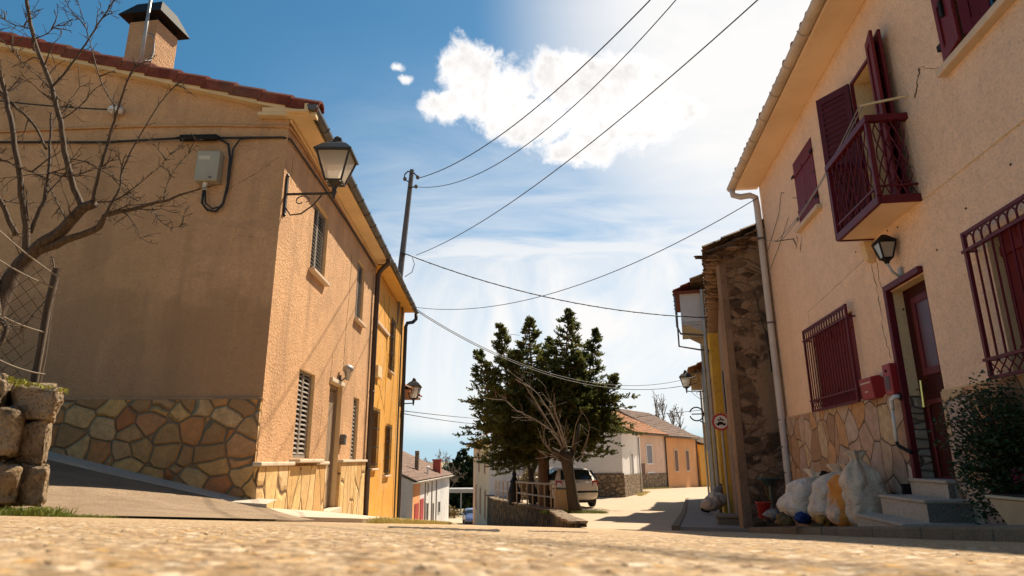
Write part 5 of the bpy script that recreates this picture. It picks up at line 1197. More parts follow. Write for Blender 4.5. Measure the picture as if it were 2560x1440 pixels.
def row_house(name, lab, s0, s1, z0, z1, mt, wins, tile, y0=46.0, wm=M_bluegrey, base=None, depth=4.2, rise=1.7):
    h = thing(name, lab, 'house', FP.P(s0, z0))
    m = MB(); m.fbox(FP, s0, s1, z0-1.2, z1, -depth*2, 0); m.prism([FP.P(s0, z1), FP.P(s0, z1, -depth*2), FP.P(s0, z1+rise, -depth)], FP.d*(s1-s0)); m.build('wall', mt, h)
    for s, a, b, c in wins: simple_window(h, FP, s, s+a, b, c, wm, M_white if wm is M_bluegrey else None)
    if base: m = MB(); m.fbox(FP, s0+.02, s1-.02, z0-1, z0+base, .001, .06); m.build('plinth', M_grub, h, bevel=.02)
    m = MB(); tile_roof(m, FP.P(s0-.06, z1+.06, .4), FP.P(s1+.04, z1+.06, .4), FP.P(s0-.06, z1+rise+.12, -depth), tw=.26, tl=.42, h=.08); tile_roof(m, FP.P(s0-.06, z1+.06, -depth*2-.4), FP.P(s1+.04, z1+.06, -depth*2-.4), FP.P(s0-.06, z1+rise+.12, -depth), tw=.35, tl=.6); m.build('roof', tile, h)
    m = MB(); half_gutter(m, FP.P(s0, z1+.06, .46), FP.P(s1, z1+.04, .46), .07, 6); m.build('gutter', M_zinc, h)
    m = MB(); m.tube([FP.P(s1-.1, z1, .1), FP.P(s1-.1, z0-.4, .1)], .06, 6); m.build('downpipe', M_pipebrown, h)
    return h
pa, pb = W(1587, 1228, 46), W(1747, 1213, 57.5)
FP = Fr(pa.x, pa.y, math.degrees(math.atan2(pb.x-pa.x, pb.y-pa.y)), 1)
LP = math.hypot(pb.x-pa.x, pb.y-pa.y)
row_house('pink_house', 'pink two storey house with blue grey shutters at the end of the side street', 0, LP*.455, -2.0, 1.70, M_pink, ((2.5, 1.0, -.3, .95), (2.6, 1.0, -1.9, -1.0)), M_tile_o, base=.95, rise=2.0)
row_house('apricot_house', 'apricot house with two tall brown windows at the end of the side street', LP*.46, LP, -2.1, 1.62, M_apricot, ((LP*.46+1.9, .75, -.95, .65), (LP*.46+4.6, .75, -.95, .65)), M_tile_b, wm=M_brownwin, rise=2.3)
row_house('far_ochre_house', 'small far ochre house at the bend, right of the apricot house', LP+.8, LP+7, -2.2, 1.2, M_orange, ((1.0, 1.0, -1.7, -.3),), M_tile_g, wm=M_brownwin, rise=1.5)
# ------------------------------------------------------------------ pale barn down the hill
def barn():
    A = W(1033, 1205, 48); B = W(1123, 1189, 68); L = B-A; FB = Fr(A.x, A.y, math.degrees(math.atan2(L.x, L.y)), 1); L = math.hypot(L.x, L.y); zA, zB = A.z, A.z
    h = thing('barn', 'pale barn with brown tiled roof and red doors down the hill', 'barn', FB.P(0, -4.6))
    z = zA; m = MB()
    m.face([FB.P(3.0, -8), FB.P(L, -8), FB.P(L, z), FB.P(3.0, z)]); m.face([FB.P(0, -8), FB.P(3.0, -8), FB.P(3.0, z), FB.P(0, z)], 1)
    m.face([FB.P(0, -8), FB.P(0, z), FB.P(0, z+2.4, -5.5), FB.P(0, z, -11), FB.P(0, -8, -11)], 2); m.face([FB.P(L, -8), FB.P(L, -8, -11), FB.P(L, z, -11), FB.P(L, z+2.4, -5.5), FB.P(L, z)])  # near gable coloured grey, its shade put into the render
    m.build('wall', [M_pale, M_apricot, M_grey], h)
    m = MB(); tile_roof(m, FB.P(-.3, z+.05, .35), FB.P(L+.3, z+.05, .35), FB.P(-.3, z+2.62, -5.5), tw=.3, tl=.45, h=.08); tile_roof(m, FB.P(-.3, z+.05, -11.3), FB.P(L+.3, z+.05, -11.3), FB.P(-.3, z+2.62, -5.5), tw=.4, tl=.6); m.build('roof', M_tile_b, h)
    m = MB(); half_gutter(m, FB.P(-.3, z+.02, .42), FB.P(L+.3, z+.02, .42), .09, 6); m.fbox(FB, -.2, L+.2, z-.14, z-.02, .004, .3); m.build('gutter', M_pvc, h)
    for s0, s1, zz in ((.8, 2.4, -3.1), (3.1, 4.6, -2.9)): m = MB(); m.fbox(FB, s0, s1, -7, zz, 0, .05); m.build('door', M_reddoor, h)
    for s0, s1, z0, z1 in ((6.0, 6.9, -6, -3.4), (9.2, 9.9, -6, -3.6), (12.6, 13.6, -4.6, -3.7), (6.4, 6.8, -2.6, -1.9)): simple_window(h, FB, s0, s1, z0, z1, M_dark, M_grey, .03)
    m = MB()
    for s in (5.2, 8.6, 11.2): m.tube([FB.P(s, z-.2, .05), FB.P(s, -6, .05)], .05, 5)
    m.build('downpipe', M_signback, h)
    c = W(1092, 1190, 62); m = MB(); M = Matrix.Translation((c.x, 62, 0)); m.box(-.35, .35, -.35, .35, -1.6, W(1092, 1152, 62).z, 0, M); m.box(-.42, .42, -.42, .42, W(1092, 1152, 62).z, W(1092, 1148, 62).z, 0, M); m.build('chimney', M_redbrick, h)
    c = W(1043, 1140, 55); m = MB(); m.box(c.x-.16, c.x+.16, 54.8, 55.2, -1, W(1043, 1127, 55).z); m.build('chimney', M_grub, h)
    m = MB(); c = W(1070, 1170, 56); m.lathe((c.x, c.y, c.z-.5), [(.1, 0), (.1, .5), (.16, .52), (.16, .6), (.0, .7)], 8); m.build('vent', M_pvc, h)
barn()
def carport():
    t = thing('carport', 'low grey canopy on thin posts beside the far trees', 'carport', W(1160, 1285, 84))
    a, b = W(1128, 1228, 82), W(1186, 1224, 82); m = MB(); m.hexa([(a.x-1, 82, a.z-.2), (b.x+2, 82, a.z-.2), (b.x+2, 86, a.z-.2), (a.x-1, 86, a.z-.2), (a.x-1, 82, a.z+.25), (b.x+2, 82, a.z+.25), (b.x+2, 86, a.z+.25), (a.x-1, 86, a.z+.25)]); m.build('roof', M_signback, t)
    m = MB()
    for x in (a.x-.8, a.x+1.2, b.x+1.6): m.tube([(x, 82.3, a.z-.2), (x, 82.3, -8)], .09, 6)
    m.build('post', M_grey, t)
carport()
# ------------------------------------------------------------------ cars
def car(name, lab, loc, rz, paint, Lc=4.4, Wd=1.76, H=1.5, rear=True):
    t = thing(name, lab, 'car', loc, rz, 'parked cars', local=True); t.scale = (1, 1, 1)
    k = H/1.5; hw = Wd/2
    ST = [(-2.2, .40, .62, .80, .78, .78), (-2.16, .30, .84, .90, .92, .86), (-2.05, .27, .98, .965, 1.02, .80), (-1.72, .25, 1.0, 1.0, 1.44, .70), (-1.2, .25, .985, 1.0, 1.50, .72), (-.3, .25, .965, 1.0, 1.51, .73), (.45, .25, .95, 1.0, 1.44, .72), (1.2, .25, .93, .99, .98, .80), (1.8, .27, .84, .96, .87, .74), (2.08, .33, .68, .88, .70, .6), (2.18, .40, .56, .74, .58, .5)]
    m = MB(); n = 14; b0 = 0; f = Lc/4.4
    for (y, zl, zb, wf, zr, rf) in ST:
        w_ = hw*wf; wr = hw*rf; half = [(w_*.75, zl), (w_*.95, zl+.06), (w_, zl+(zb-zl)*.45), (w_*.985, zb-.08), (w_*.955, zb), (wr+(w_*.955-wr)*.12, zb+(zr-zb)*.86 if zr > zb+.1 else zr-.01), (wr*.82, zr)]
        for x, z in half: m.v.append((x, y*f, z*k))
        for x, z in reversed(half): m.v.append((-x, y*f, z*k))
    N = len(ST)
    for i in range(N-1):
        for j in range(n): a = i*n+j; c = i*n+(j+1) % n; m.f.append((a, c, c+n, a+n)); m.m.append(0)
    m.f.append(tuple(range(n))[::-1]); m.f.append(tuple(range((N-1)*n, N*n))); m.m += [0, 0]
    b = m.build('body', paint, t, smooth=True); sb = b.modifiers.new('smooth', 'SUBSURF'); sb.levels = 1; sb.render_levels = 2
    def pane(nm, P, mt, th=.012):
        q = MB(); P = [Vector((x, y*f, z*k)) for x, y, z in P]; nr = (P[1]-P[0]).cross(P[2]-P[0]).normalized(); c = sum(P, Vector())/len(P)
        if nr.dot(c-Vector((0, 0, .7))) < 0: nr = -nr
        q.prism([p-nr*.05 for p in P], nr*(.05+th)); return q.build(nm, mt, t, bevel=.008)
    pane('rear_window', [(-.62, -2.06, 1.03), (.62, -2.06, 1.03), (.54, -1.80, 1.38), (-.54, -1.80, 1.38)], M_carglass)
    pane('windscreen', [(-.68, 1.14, 1.0), (.68, 1.14, 1.0), (.56, .55, 1.40), (-.56, .55, 1.40)], M_carglass)
    for s in (-1, 1):
        for y0, y1, ya, yb in ((-1.86, -1.1, -1.68, -1.1), (-1.02, -.18, -1.02, -.18), (-.1, .9, -.1, .42)): pane('side_window', [(s*.862, y0, 1.01), (s*.862, y1, 1.01), (s*.70, yb, 1.37), (s*.70, ya, 1.37)], M_carglass)
        pane('tail_light', [(s*.56, -2.165, .80), (s*.83, -2.09, .80), (s*.82, -2.03, 1.0), (s*.60, -2.105, .99)], M_tail, .03)
        pane('headlight', [(s*.40, 2.13, .56), (s*.70, 2.02, .58), (s*.74, 1.92, .72), (s*.42, 2.06, .68)], M_headl, .02)
        q = MB(); q.blob((s*.95, .82*f, 1.02*k), (.09, .06, .06), 10, 7, .05); q.build('wing_mirror', paint, t, smooth=True)
    q = MB(); q.box(-.80, .80, -2.225*f, -2.15*f, .56*k, .63*k); q.box(-.7, .7, 2.14*f, 2.2*f, .38*k, .46*k); q.build('bumper_strip', M_trimblack, t, bevel=.02)
    q = MB(); q.box(-.26, .26, -2.24*f, -2.226*f, .46*k, .55*k); q.build('number_plate', M_plate, t)
    q = MB(); q.lathe((0, -2.118*f, .915*k), [(.05, 0), (.045, .02)], 12, 0, (0, -1, .1)); q.build('badge', M_rim, t)
    q = MB(); q.box(-.72, .72, -2.1*f, 2.05*f, .2, .36); q.build('underbody', M_dark, t)
    for x in (-1, 1):
        for y in (-1.32, 1.36):
            wh = MB(); wh.lathe((x*(hw-.20), y*f, .32), [(.2, 0), (.30, .01), (.325, .04), (.325, .17), (.30, .21), (.2, .215)], 20, 0, (x, 0, 0)); wh_ = wh.build('wheel', M_tyre, t, smooth=False)
            q = MB(); q.lathe((x*(hw+.016), y*f, .32), [(.2, -.03), (.195, .002), (.1, -.012), (.04, .005)], 14, 0, (x, 0, 0)); q.build('rim', M_rim, wh_)
    return t
p = W(1452, 1268, 25.3); p.z = zhigh(p.x, p.y)
car('parked_car', 'champagne silver estate car seen from behind, parked beyond the bare trunk', p+Vector((-.50, 1.9, 0)), R(10), M_carsilver)
p = W(1172, 1309, 62); car('parked_car', 'small blue car parked far down the hill beside the white house', (p.x+.35, 62, zlow(p.x, 62)-.01), R(188), M_carblue, 4.0, 1.66, 1.4)
# ------------------------------------------------------------------ terrace wall, railing and bits
def terrace_edge():
    t = thing('retaining_wall', 'dark mossy stone wall holding up the side street corner', 'wall', (1.2, 14, -1.4))
    m = MB(); ys = lin(13.4, 36, 40)
    for a, b in zip(ys, ys[1:]):
        xa, xb = lerp_knots(TE, a), lerp_knots(TE, b); za, zb = zhigh(xa, a)+.05, zhigh(xb, b)+.05
        j = [random.uniform(-.04, .04) for _ in range(2)]
        m.hexa([(xa-.16, a, zlow(xa, a)-1), (xa+.18, a, zlow(xa, a)-1), (xb+.18, b, zlow(xb, b)-1), (xb-.16, b, zlow(xb, b)-1), (xa-.12, a, za+j[0]*.3), (xa+.16, a, za), (xb+.16, b, zb), (xb-.12, b, zb+j[1]*.3)])
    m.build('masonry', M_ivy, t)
    m = MB()
    for a, b in zip(ys, ys[1:]):
        xa, xb = lerp_knots(TE, a), lerp_knots(TE, b); za, zb = zhigh(xa, a)+.055, zhigh(xb, b)+.055; j = random.uniform(-.03, .03); g = .012
        m.hexa([(xa-.17+j, a+g, za), (xa+.17, a+g, za), (xb+.2, b, zb), (xb-.2+j, b, zb), (xa-.2+j, a+g, za+.06), (xa+.2, a+g, za+.06), (xb+.2, b, zb+.06), (xb-.2+j, b, zb+.06)])
    m.build('coping', M_grub, t, bevel=.015)
    r = thing('railing', 'rusty grey iron railing along the edge of the mossy wall', 'railing', (1.37, 22, -1.7))
    ys = lin(21.6, 31.2, 13); top = [Vector((lerp_knots(TE, y), y, zhigh(lerp_knots(TE, y), y)+.90)) for y in ys]; m = MB(); m.tube(top, .038, 6); m.build('top_rail', M_rail, r)
    m = MB(); m.tube([p-Vector((0, 0, .42)) for p in top], .028, 6); m.build('middle_rail', M_rail, r)
    for p in top: m = MB(); m.tube([p, p-Vector((0, 0, .85))], .034, 6); m.build('post', M_rail, r)
    p = W(1407, 1280, 22.6); p.z = zhigh(p.x, p.y); t = thing('cement_block', 'tan cement block with dark lid between the railing and the bare trunk', 'block', p)
    M = Matrix.Translation(p) @ Matrix.Rotation(R(-12), 4, 'Z'); m = MB(); m.box(-.27, .3, -.25, .35, -.1, .74, 0, M); m.build('body', M_concretewall, t, bevel=.02); m = MB(); m.box(-.29, .32, -.27, .37, .741, .79, 0, M); m.build('lid', M_trimblack, t, bevel=.01)
    p = W(1286, 1235, 27.5); t = thing('lamp_post', 'thin black lamp post on a bulbous iron base behind the railing', 'lamp post', p)
    zb = zhigh(p.x, p.y); m = MB(); m.lathe((p.x, p.y, zb), [(.26, 0), (.26, .5), (.2, .7), (.15, .85), (.2, .9), (.12, 1.0), (.07, 1.15), (.1, 1.2), (.055, 1.3)], 12); m.build('base', M_black, t, smooth=False)
    m = MB(); m.tube([(p.x, p.y, zb+1.28), (p.x, p.y, zb+4.0)], [.055, .045], 8); m.build('pole', M_black, t)
    m = MB(); m.lathe((p.x, p.y, zb+4.0), [(.05, 0), (.12, .1), (.2, .5), (.22, .52), (.08, .7), (.0, .8)], 8); m.build('lamp_head', M_black, t)
    # low stone garden wall in front of the white house
    m = MB(); x0 = W(1290, 1230, 33).x; x1 = W(1358, 1230, 33).x
    m.prism([(x0, 33, -2.3), (x1, 33, -2.3), (x1, 33, W(1358, 1180, 33).z), (x0+.9, 33, W(1330, 1182, 33).z), (x0, 33, W(1290, 1222, 33).z)], (0, .4, 0)); tag(m.build('garden_wall', M_grub), 'sloping brown garden wall behind the yellowing shrub', 'wall')
terrace_edge()
# ------------------------------------------------------------------ plants
def sprig(m, p, d, L, n=6, wd=.03, droop=.2):
    d = Vector(d).normalized(); u = d.orthogonal().normalized(); v = d.cross(u)
    for i in range(n):
        a = random.uniform(0, 6.28); sp = random.uniform(.25, .9)
        e = (d+(u*math.cos(a)+v*math.sin(a))*sp).normalized(); e.z -= droop*random.random(); l = L*random.uniform(.6, 1.15)
        s = e.cross(Vector((random.uniform(-1, 1), random.uniform(-1, 1), random.uniform(-1, 1)))).normalized()*wd*random.uniform(.7, 1.3)
        b = len(m.v); q = p+e*l; h = p+e*l*.45
        m.v += [tuple(p), tuple(h+s), tuple(q), tuple(h-s)]; m.f.append((b, b+1, b+2, b+3)); m.m.append(0)
def leaves(m, p, n, r, sz):
    for i in range(n):
        d = Vector((random.gauss(0, 1), random.gauss(0, 1), random.gauss(0, 1))).normalized(); c = p+d*r*random.random()**.5
        a = Vector((random.gauss(0, 1), random.gauss(0, 1), random.gauss(0, .6))).normalized(); s = a.orthogonal().normalized()*sz*random.uniform(.25, .45); l = sz*random.uniform(.6, 1.2)
        b = len(m.v); m.v += [tuple(c), tuple(c+a*l*.5+s), tuple(c+a*l), tuple(c+a*l*.5-s)]; m.f.append((b, b+1, b+2, b+3)); m.m.append(0)
def conifer(name, lab, base, tips, spread, mt, L=.26, dens=1.0, z0=1.6, trunk_r=.24, bark=None, wd=.05, sides=(), seed=3):
    random.seed(seed); t = thing(name, lab, 'tree', base); base = Vector(base); m = MB(); fol = MB()
    zt = max(p.z for p in tips); m.tube([base-Vector((0, 0, .3)), base+Vector((0, 0, (zt-base.z)*.4)), base+Vector((.1, 0, (zt-base.z)*.75))], [trunk_r, trunk_r*.75, trunk_r*.3], 10)
    ls = L/.2
    def twiglet(p, d, ln):
        k = max(3, int(ln/(.062*ls))); q = Vector(p); d = d.copy()
        for i in range(k+1):
            g = i/k; sprig(fol, q, d, L*(1-.55*g)*random.uniform(.8, 1.1), 4, wd, .05); d = (d+Vector((random.gauss(0, .1), random.gauss(0, .1), .06))).normalized(); q = q+d*(ln/k)
    def branch(p, d, ln, lift):
        n = max(3, int(ln/.16)); q = Vector(p); d = Vector(d).normalized(); P = [q.copy()]
        for i in range(n):
            f = i/n; d = (d+Vector((random.gauss(0, .06), random.gauss(0, .06), -.05+lift*f))).normalized(); q = q+d*(ln/n); P.append(q.copy())
            if f > .10:
                for _ in range(1+int(2.4*dens*(1.1-f)+random.random())):
                    sd = (d*.75+Vector((random.gauss(0, .55), random.gauss(0, .55), random.gauss(.22, .4)))).normalized(); twiglet(q, sd, min((.20+.30*(1-f))*ls, ln*.55+.10*ls)*random.uniform(.6, 1.2))
        m.tube(P, [max(.006, .03*(1-i/len(P))) for i in range(len(P))], 4, cap=False)
        twiglet(q, d, min(.34*ls, ln*.5+.1))
    for tip, rad, zb in zip(tips, spread, [z0]*len(tips)):
        b = base+Vector((0, 0, (zt-base.z)*.22)); ax = [b, Vector((tip.x*.75+b.x*.25, tip.y*.75+b.y*.25, b.z+(tip.z-b.z)*.4)), tip]
        m.tube(ax, [.09, .06, .012], 6)
        H = tip.z-base.z-zb; N = int(H*15*dens)
        for i in range(N):
            f = (i+random.random())/N; z = base.z+zb+H*f
            u = max(0, min(1, (z-b.z)/(tip.z-b.z))); c = ax[0].lerp(ax[1], min(1, u/.4)) if u < .4 else ax[1].lerp(ax[2], (u-.4)/.6); c = Vector((c.x, c.y, z))
            ln = rad*1.22*(1-f)**1.0*random.uniform(.55, 1.1)+.06; a = random.uniform(0, 6.283)
            branch(c, (math.cos(a), math.sin(a), .25-.35*(1-f)+random.gauss(0, .12)), ln, .16)
        twiglet(tip-Vector((0, 0, .45*ls)), Vector((0, 0, 1)), .5*ls)
    for a, e in sides: branch(base+Vector((0, 0, a)), (Vector(e)-base-Vector((0, 0, a))), (Vector(e)-base-Vector((0, 0, a))).length, .10)
    m.build('trunk', bark or M_barkdark, t); fol.build('crown', mt, t); return t
Y = 26.0; b = W(1361, 1262, Y); b.z = zhigh(b.x, b.y)
TIPS = [((1195, 878), 1.0, .5), ((1250, 815), 1.05, .2), ((1322, 798), 1.15, -.4), ((1372, 850), 1.0, .8), ((1421, 776), 1.55, -.2), ((1488, 826), 1.0, .3), ((1534, 940), .9, -.4), ((1290, 880), 1.2, -1.0), ((1440, 880), 1.3, -1.1), ((1230, 960), 1.1, -.7), ((1500, 960), 1.1, -.8)]
tips = [W(*p, Y+dy) for p, r, dy in TIPS]
sides = []
for px, py, dy in ((1150, 1042, 0), (1168, 970, .6), (1160, 1075, -.6), (1185, 1110, -.3), (1580, 1012, .2), (1572, 968, -.5), (1560, 1050, .4), (1530, 1090, -.3), (1500, 1120, -.6), (1212, 1128, .5), (1240, 1140, -.8), (1480, 1085, -1.4), (1270, 1090, -1.6), (1455, 1040, -1.8), (1320, 1040, -2.0), (1210, 1020, -1.4), (1540, 1010, -1.2), (1390, 980, -2.1), (1300, 960, -1.9), (1250, 1120, -1.0), (1300, 1125, .6), (1520, 1060, -1.2), (1200, 1070, 1.2), (1440, 1110, -1.2)):
    e = W(px, py, Y+dy); sides.append((max(1.4, e.z-b.z-.1-.25*random.random()), e))
    for _ in range(2): e2 = e+Vector((random.uniform(-.4, .4), random.uniform(-.6, .6), random.uniform(-.25, .45))); sides.append((max(1.4, e2.z-b.z-.2*random.random()), b+(e2-b)*random.uniform(.75, .98)))
conifer('conifer', 'big dark many topped conifer on a red brown trunk in front of the white house', b, tips, [r for _, r, _ in TIPS], M_conifer, .18, 1.55, 2.3, .26, M_barkred, .022, sides)
# pruned bare tree before it, its pale whips sweeping left
def twig_tree(m, p, d, ln, r, depth, gens=3, wob=.18, split=(3, 5), minr=.004, grav=0):
    n = max(4, int(ln/.12)) if ln < 3 else 14; q = Vector(p); d = Vector(d).normalized(); P = [q.copy()]
    for i in range(n):
        d = (d+Vector((random.gauss(0, wob), random.gauss(0, wob), random.gauss(0, wob)+grav))*(2.2/n)).normalized(); q = q+d*(ln/n); P.append(q.copy())
    m.tube(P, [max(minr, r*(1-.7*i/n)) for i in range(n+1)], 6 if r > .02 else 4, cap=False)
    if depth < gens:
        for _ in range(random.randint(*split)):
            i = random.randint(n//3, n); dd = (d+Vector((random.gauss(0, .7), random.gauss(0, .7), random.gauss(.1, .6)))).normalized(); twig_tree(m, P[i], dd, ln*random.uniform(.3, .55), r*.45, depth+1, gens, wob, split, minr, grav)
def pollard():
    random.seed(11); t = thing('pollard_tree', 'pruned tree with a leaning dark trunk and long pale bare shoots', 'tree', W(1440, 1285, 22))
    Yp = 22.0; m = MB(); P = [W(1443, 1292, Yp), W(1434, 1260, Yp), W(1425, 1200, Yp), W(1418, 1160, Yp), W(1418, 1135, Yp)]
    m.tube(P, [.27, .2, .175, .2, .26], 10); m.blob(W(1412, 1138, Yp), (.33, .28, .2), 14, 9, .5, 2.2, 3)
    for a, bq, r in (((1428, 1140), (1450, 1060), .09), ((1405, 1140), (1380, 1120), .08), ((1415, 1130), (1395, 1080), .09)): m.tube([W(*a, Yp), W((a[0]+bq[0])/2+2, (a[1]+bq[1])/2, Yp-.1), W(*bq, Yp-.15)], [r, r*.8, r*.4], 7)
    m.build('trunk', M_barkdark, t, smooth=True)
    m = MB()
    for pts, r in ((((1412, 1135), (1385, 1080), (1340, 1050), (1290, 1025), (1245, 985)), .03), (((1412, 1130), (1380, 1070), (1350, 1020), (1320, 975), (1300, 945)), .028), (((1415, 1130), (1395, 1070), (1375, 1030), (1345, 985), (1310, 955)), .03), (((1418, 1125), (1405, 1080), (1390, 1035), (1375, 1000)), .03), (((1430, 1120), (1435, 1090), (1440, 1060)), .03), (((1405, 1140), (1380, 1130), (1360, 1110), (1345, 1070)), .028), (((1400, 1150), (1385, 1140), (1370, 1115)), .02), (((1432, 1150), (1455, 1140), (1465, 1115)), .014)):
        P = [W(a, b_, Yp-.5-.8*i/len(pts)) for i, (a, b_) in enumerate(pts)]; P[0] = W(pts[0][0], pts[0][1], Yp); m.tube(P, [r*(1-.75*i/(len(P)-1)) for i in range(len(P))], 5)
        for i in range(1, len(P)):
            for _ in range(2): d = (P[i]-P[i-1]).normalized()+Vector((random.gauss(0, .5), random.gauss(0, .5), random.gauss(.1, .5))); twig_tree(m, P[i-1].lerp(P[i], random.random()), d, random.uniform(.4, 1.1), .013, 2, 3, .2, (1, 3), .005)
    m.build('shoots', M_twigpale, t)
    t = thing('bare_tree', 'small dark forked bare tree behind the railing', 'tree', W(1330, 1250, 28)); m = MB(); Yb = 28
    m.tube([W(1331, 1260, Yb), W(1330, 1210, Yb), W(1328, 1180, Yb)], [.17, .14, .13], 8)
    for pts in (((1328, 1182), (1318, 1150), (1302, 1115), (1292, 1080)), ((1330, 1182), (1342, 1155), (1356, 1120), (1366, 1085))):
        P = [W(*q, Yb) for q in pts]; m.tube(P, [.11, .09, .07, .04], 7)
        for i in range(1, len(P)):
            for _ in range(4): twig_tree(m, P[i], (P[i]-P[i-1]).normalized()+Vector((random.gauss(0, .8), random.gauss(0, .8), random.gauss(0, .5))), random.uniform(.5, 1.2), .03, 1, 3, .2, (2, 4), .006)
    m.build('trunk', M_barkdark, t)
pollard()
def shrub(name, lab, c, r, n, sz, mt, stems=True, sq=1.0, parent=None, seed=5, clump=.16):
    random.seed(seed); t = thing(name, lab, 'shrub', (c[0], c[1], c[2]-r[2])); m = MB(); s = MB()
    for i in range(n):
        d = Vector((random.gauss(0, 1), random.gauss(0, 1), random.gauss(0, 1))).normalized()*random.random()**.45; k = 1+.3*noise.noise(d*2.5+Vector((seed, 0, 0))); p = Vector(c)+Vector((d.x*r[0], d.y*r[1], d.z*r[2]))*k
        leaves(m, p, 9, clump, sz)
        if stems and i % 5 == 0: s.tube([Vector((c[0], c[1], c[2]-r[2])), Vector(c)*.5+p*.5-Vector((0, 0, .1)), p], [.012, .008, .004], 4, cap=False)
    m.build('foliage', mt, t)
    if stems: s.build('stem', M_barkdark, t)
    return t
shrub('yellowing_shrub', 'yellowing shrub between the railing and the red brown trunk', W(1325, 1205, 28.5), (.65, .5, .75), 150, .10, M_yshrub, seed=9)
c = W(2508, 1125, 5.25); sh = shrub('potted_shrub', 'dark bushy shrub growing out of the cream planter', (c.x+.06, c.y, c.z), (.48, .38, .58), 1000, .036, M_shrub, seed=4, clump=.09)
m = MB(); random.seed(3)
for px, py in ((2535, 1185), (2550, 1200), (2540, 1170), (2556, 1190)): leaves(m, W(px, py, 5.0), 8, .03, .03)
m.build('blossom', M_flower, sh)
def tufts(name, lab, pts, n, h, mt, sp=.05, seed=1):
    random.seed(seed); m = MB()
    for i in range(n):
        p = Vector(random.choice(pts))+Vector((random.gauss(0, sp), random.gauss(0, sp), 0)); d = Vector((random.gauss(0, .35), random.gauss(0, .35), 1)).normalized(); s = d.orthogonal().normalized()*h*.05; l = h*random.uniform(.4, 1.1); b_ = len(m.v)
        bend = Vector((random.gauss(0, .25), random.gauss(0, .25), -.1))*l
        m.v += [tuple(p+s), tuple(p-s), tuple(p+d*l*.6-s*.7), tuple(p+d*l*.6+s*.7), tuple(p+d*l+bend)]; m.f += [(b_, b_+1, b_+2, b_+3), (b_+3, b_+2, b_+4)]; m.m += [0, 0]
    return tag(m.build(name, mt), lab, 'grass', None, 'stuff')
def gp2(px, y, zf): p = W(px, 1200, y); return (p.x, p.y, zf(p.x, p.y)-.01)
tufts('grass', 'bright grass tufts at the foot of the boulder wall', [gp2(x, 3.75+.1*math.sin(x), zdrive if False else zplane) for x in range(30, 150, 6)]+[gp2(x, 3.9, zplane) for x in range(90, 150, 5)], 800, .075, M_grass, .05, 2)
tufts('grass', 'low yellow green weeds along the driveway joint', [gp2(x, 3.75+.002*(x-150), zplane) for x in range(150, 290, 4)], 900, .035, M_grass, .035, 3)
tufts('verge_grass', 'strip of yellow grass along the edge of the left pavement', [(FL.P(s, 0, 1.52).x, FL.P(s, 0, 1.52).y, zplane(FL.P(s, 0, 1.52).x, FL.P(s, 0, 1.52).y)) for s in lin(0.2, 14, 160)], 9000, .10, M_drygrass, .06, 4)
pt = W(1440, 1287, 22)
tufts('tree_pit_grass', 'bright grass round the foot of the pollard trunk', [(pt.x+dx, pt.y+dy, zhigh(pt.x+dx, pt.y+dy)) for dx in lin(-1.0, .9, 16) for dy in (-.3, -.1, .1, .3)], 1600, .14, M_grass, .08, 5)
q = W(1600, 1250, 38); tufts('corner_grass', 'weeds at the kerb in front of the pink house', [(q.x+.1*i, 38+.35*i, zhigh(q.x+.1*i, 38+.35*i)) for i in range(14)]+[(FP.P(s, 0, .25).x, FP.P(s, 0, .25).y, zhigh(*FP.P(s, 0, .25)[:2])) for s in lin(0, 6, 30)], 1800, .16, M_drygrass, .12, 6)
def pebbles():
    random.seed(14); m = MB()
    for i in range(900):
        y = .25+3.6*random.random()**1.8; x = random.uniform(-1, 1)*y*.9; r = random.uniform(.0006, .0016)*(1 if random.random() < .9 else 1.7)
        m.blob((x, y, zroad(x, y)+r*.1), (r*random.uniform(.8, 1.5), r, r*random.uniform(.35, .6)), 7, 5, .3, 2, i)
    tag(m.build('gravel', M_road, None, smooth=True), 'loose grit scattered over the foreground concrete', 'gravel', None, 'stuff')
pebbles()
# far trees beyond the barn
random.seed(21)
for i, (px, py, y, sp) in enumerate(((1157, 1128, 100, 3.4), (1128, 1165, 108, 3.2), (1182, 1150, 112, 3.6), (1205, 1140, 118, 3.6), (1100, 1190, 118, 3.0))):
    t = W(px, py, y); b = Vector((t.x, y, -7.4)); conifer('spruce', ('tallest dark spruce beyond the barn', 'dark spruce just right of the barn roof', 'spruce tucked against the white house corner', 'spruce mostly hidden behind the white house', 'low spruce behind the barn gutter')[i], b, [t, t+Vector((1.2, .6, -1.5))], [sp, sp*.8], M_conifer2, .75, .42, .8, .25, M_barkdark, .16, (), 30+i)
for i, (px, py, y, lab) in enumerate(((1095, 1128, 92, 'bare grey tree behind the red chimney of the barn'), (1122, 1140, 96, 'bare grey tree between the barn and the tallest spruce'), (1072, 1138, 95, 'bare grey tree showing over the barn ridge'))):
    t = W(px, py, y); random.seed(50+i); r = thing('bare_tree', lab, 'tree', (t.x, y, -7), 0); m = MB(); twig_tree(m, (t.x, y, -7), (0, 0, 1), (t.z+7)*.75, .16, 0, 4, .16, (4, 6), .02); m.build('trunk', M_twigpale, r)
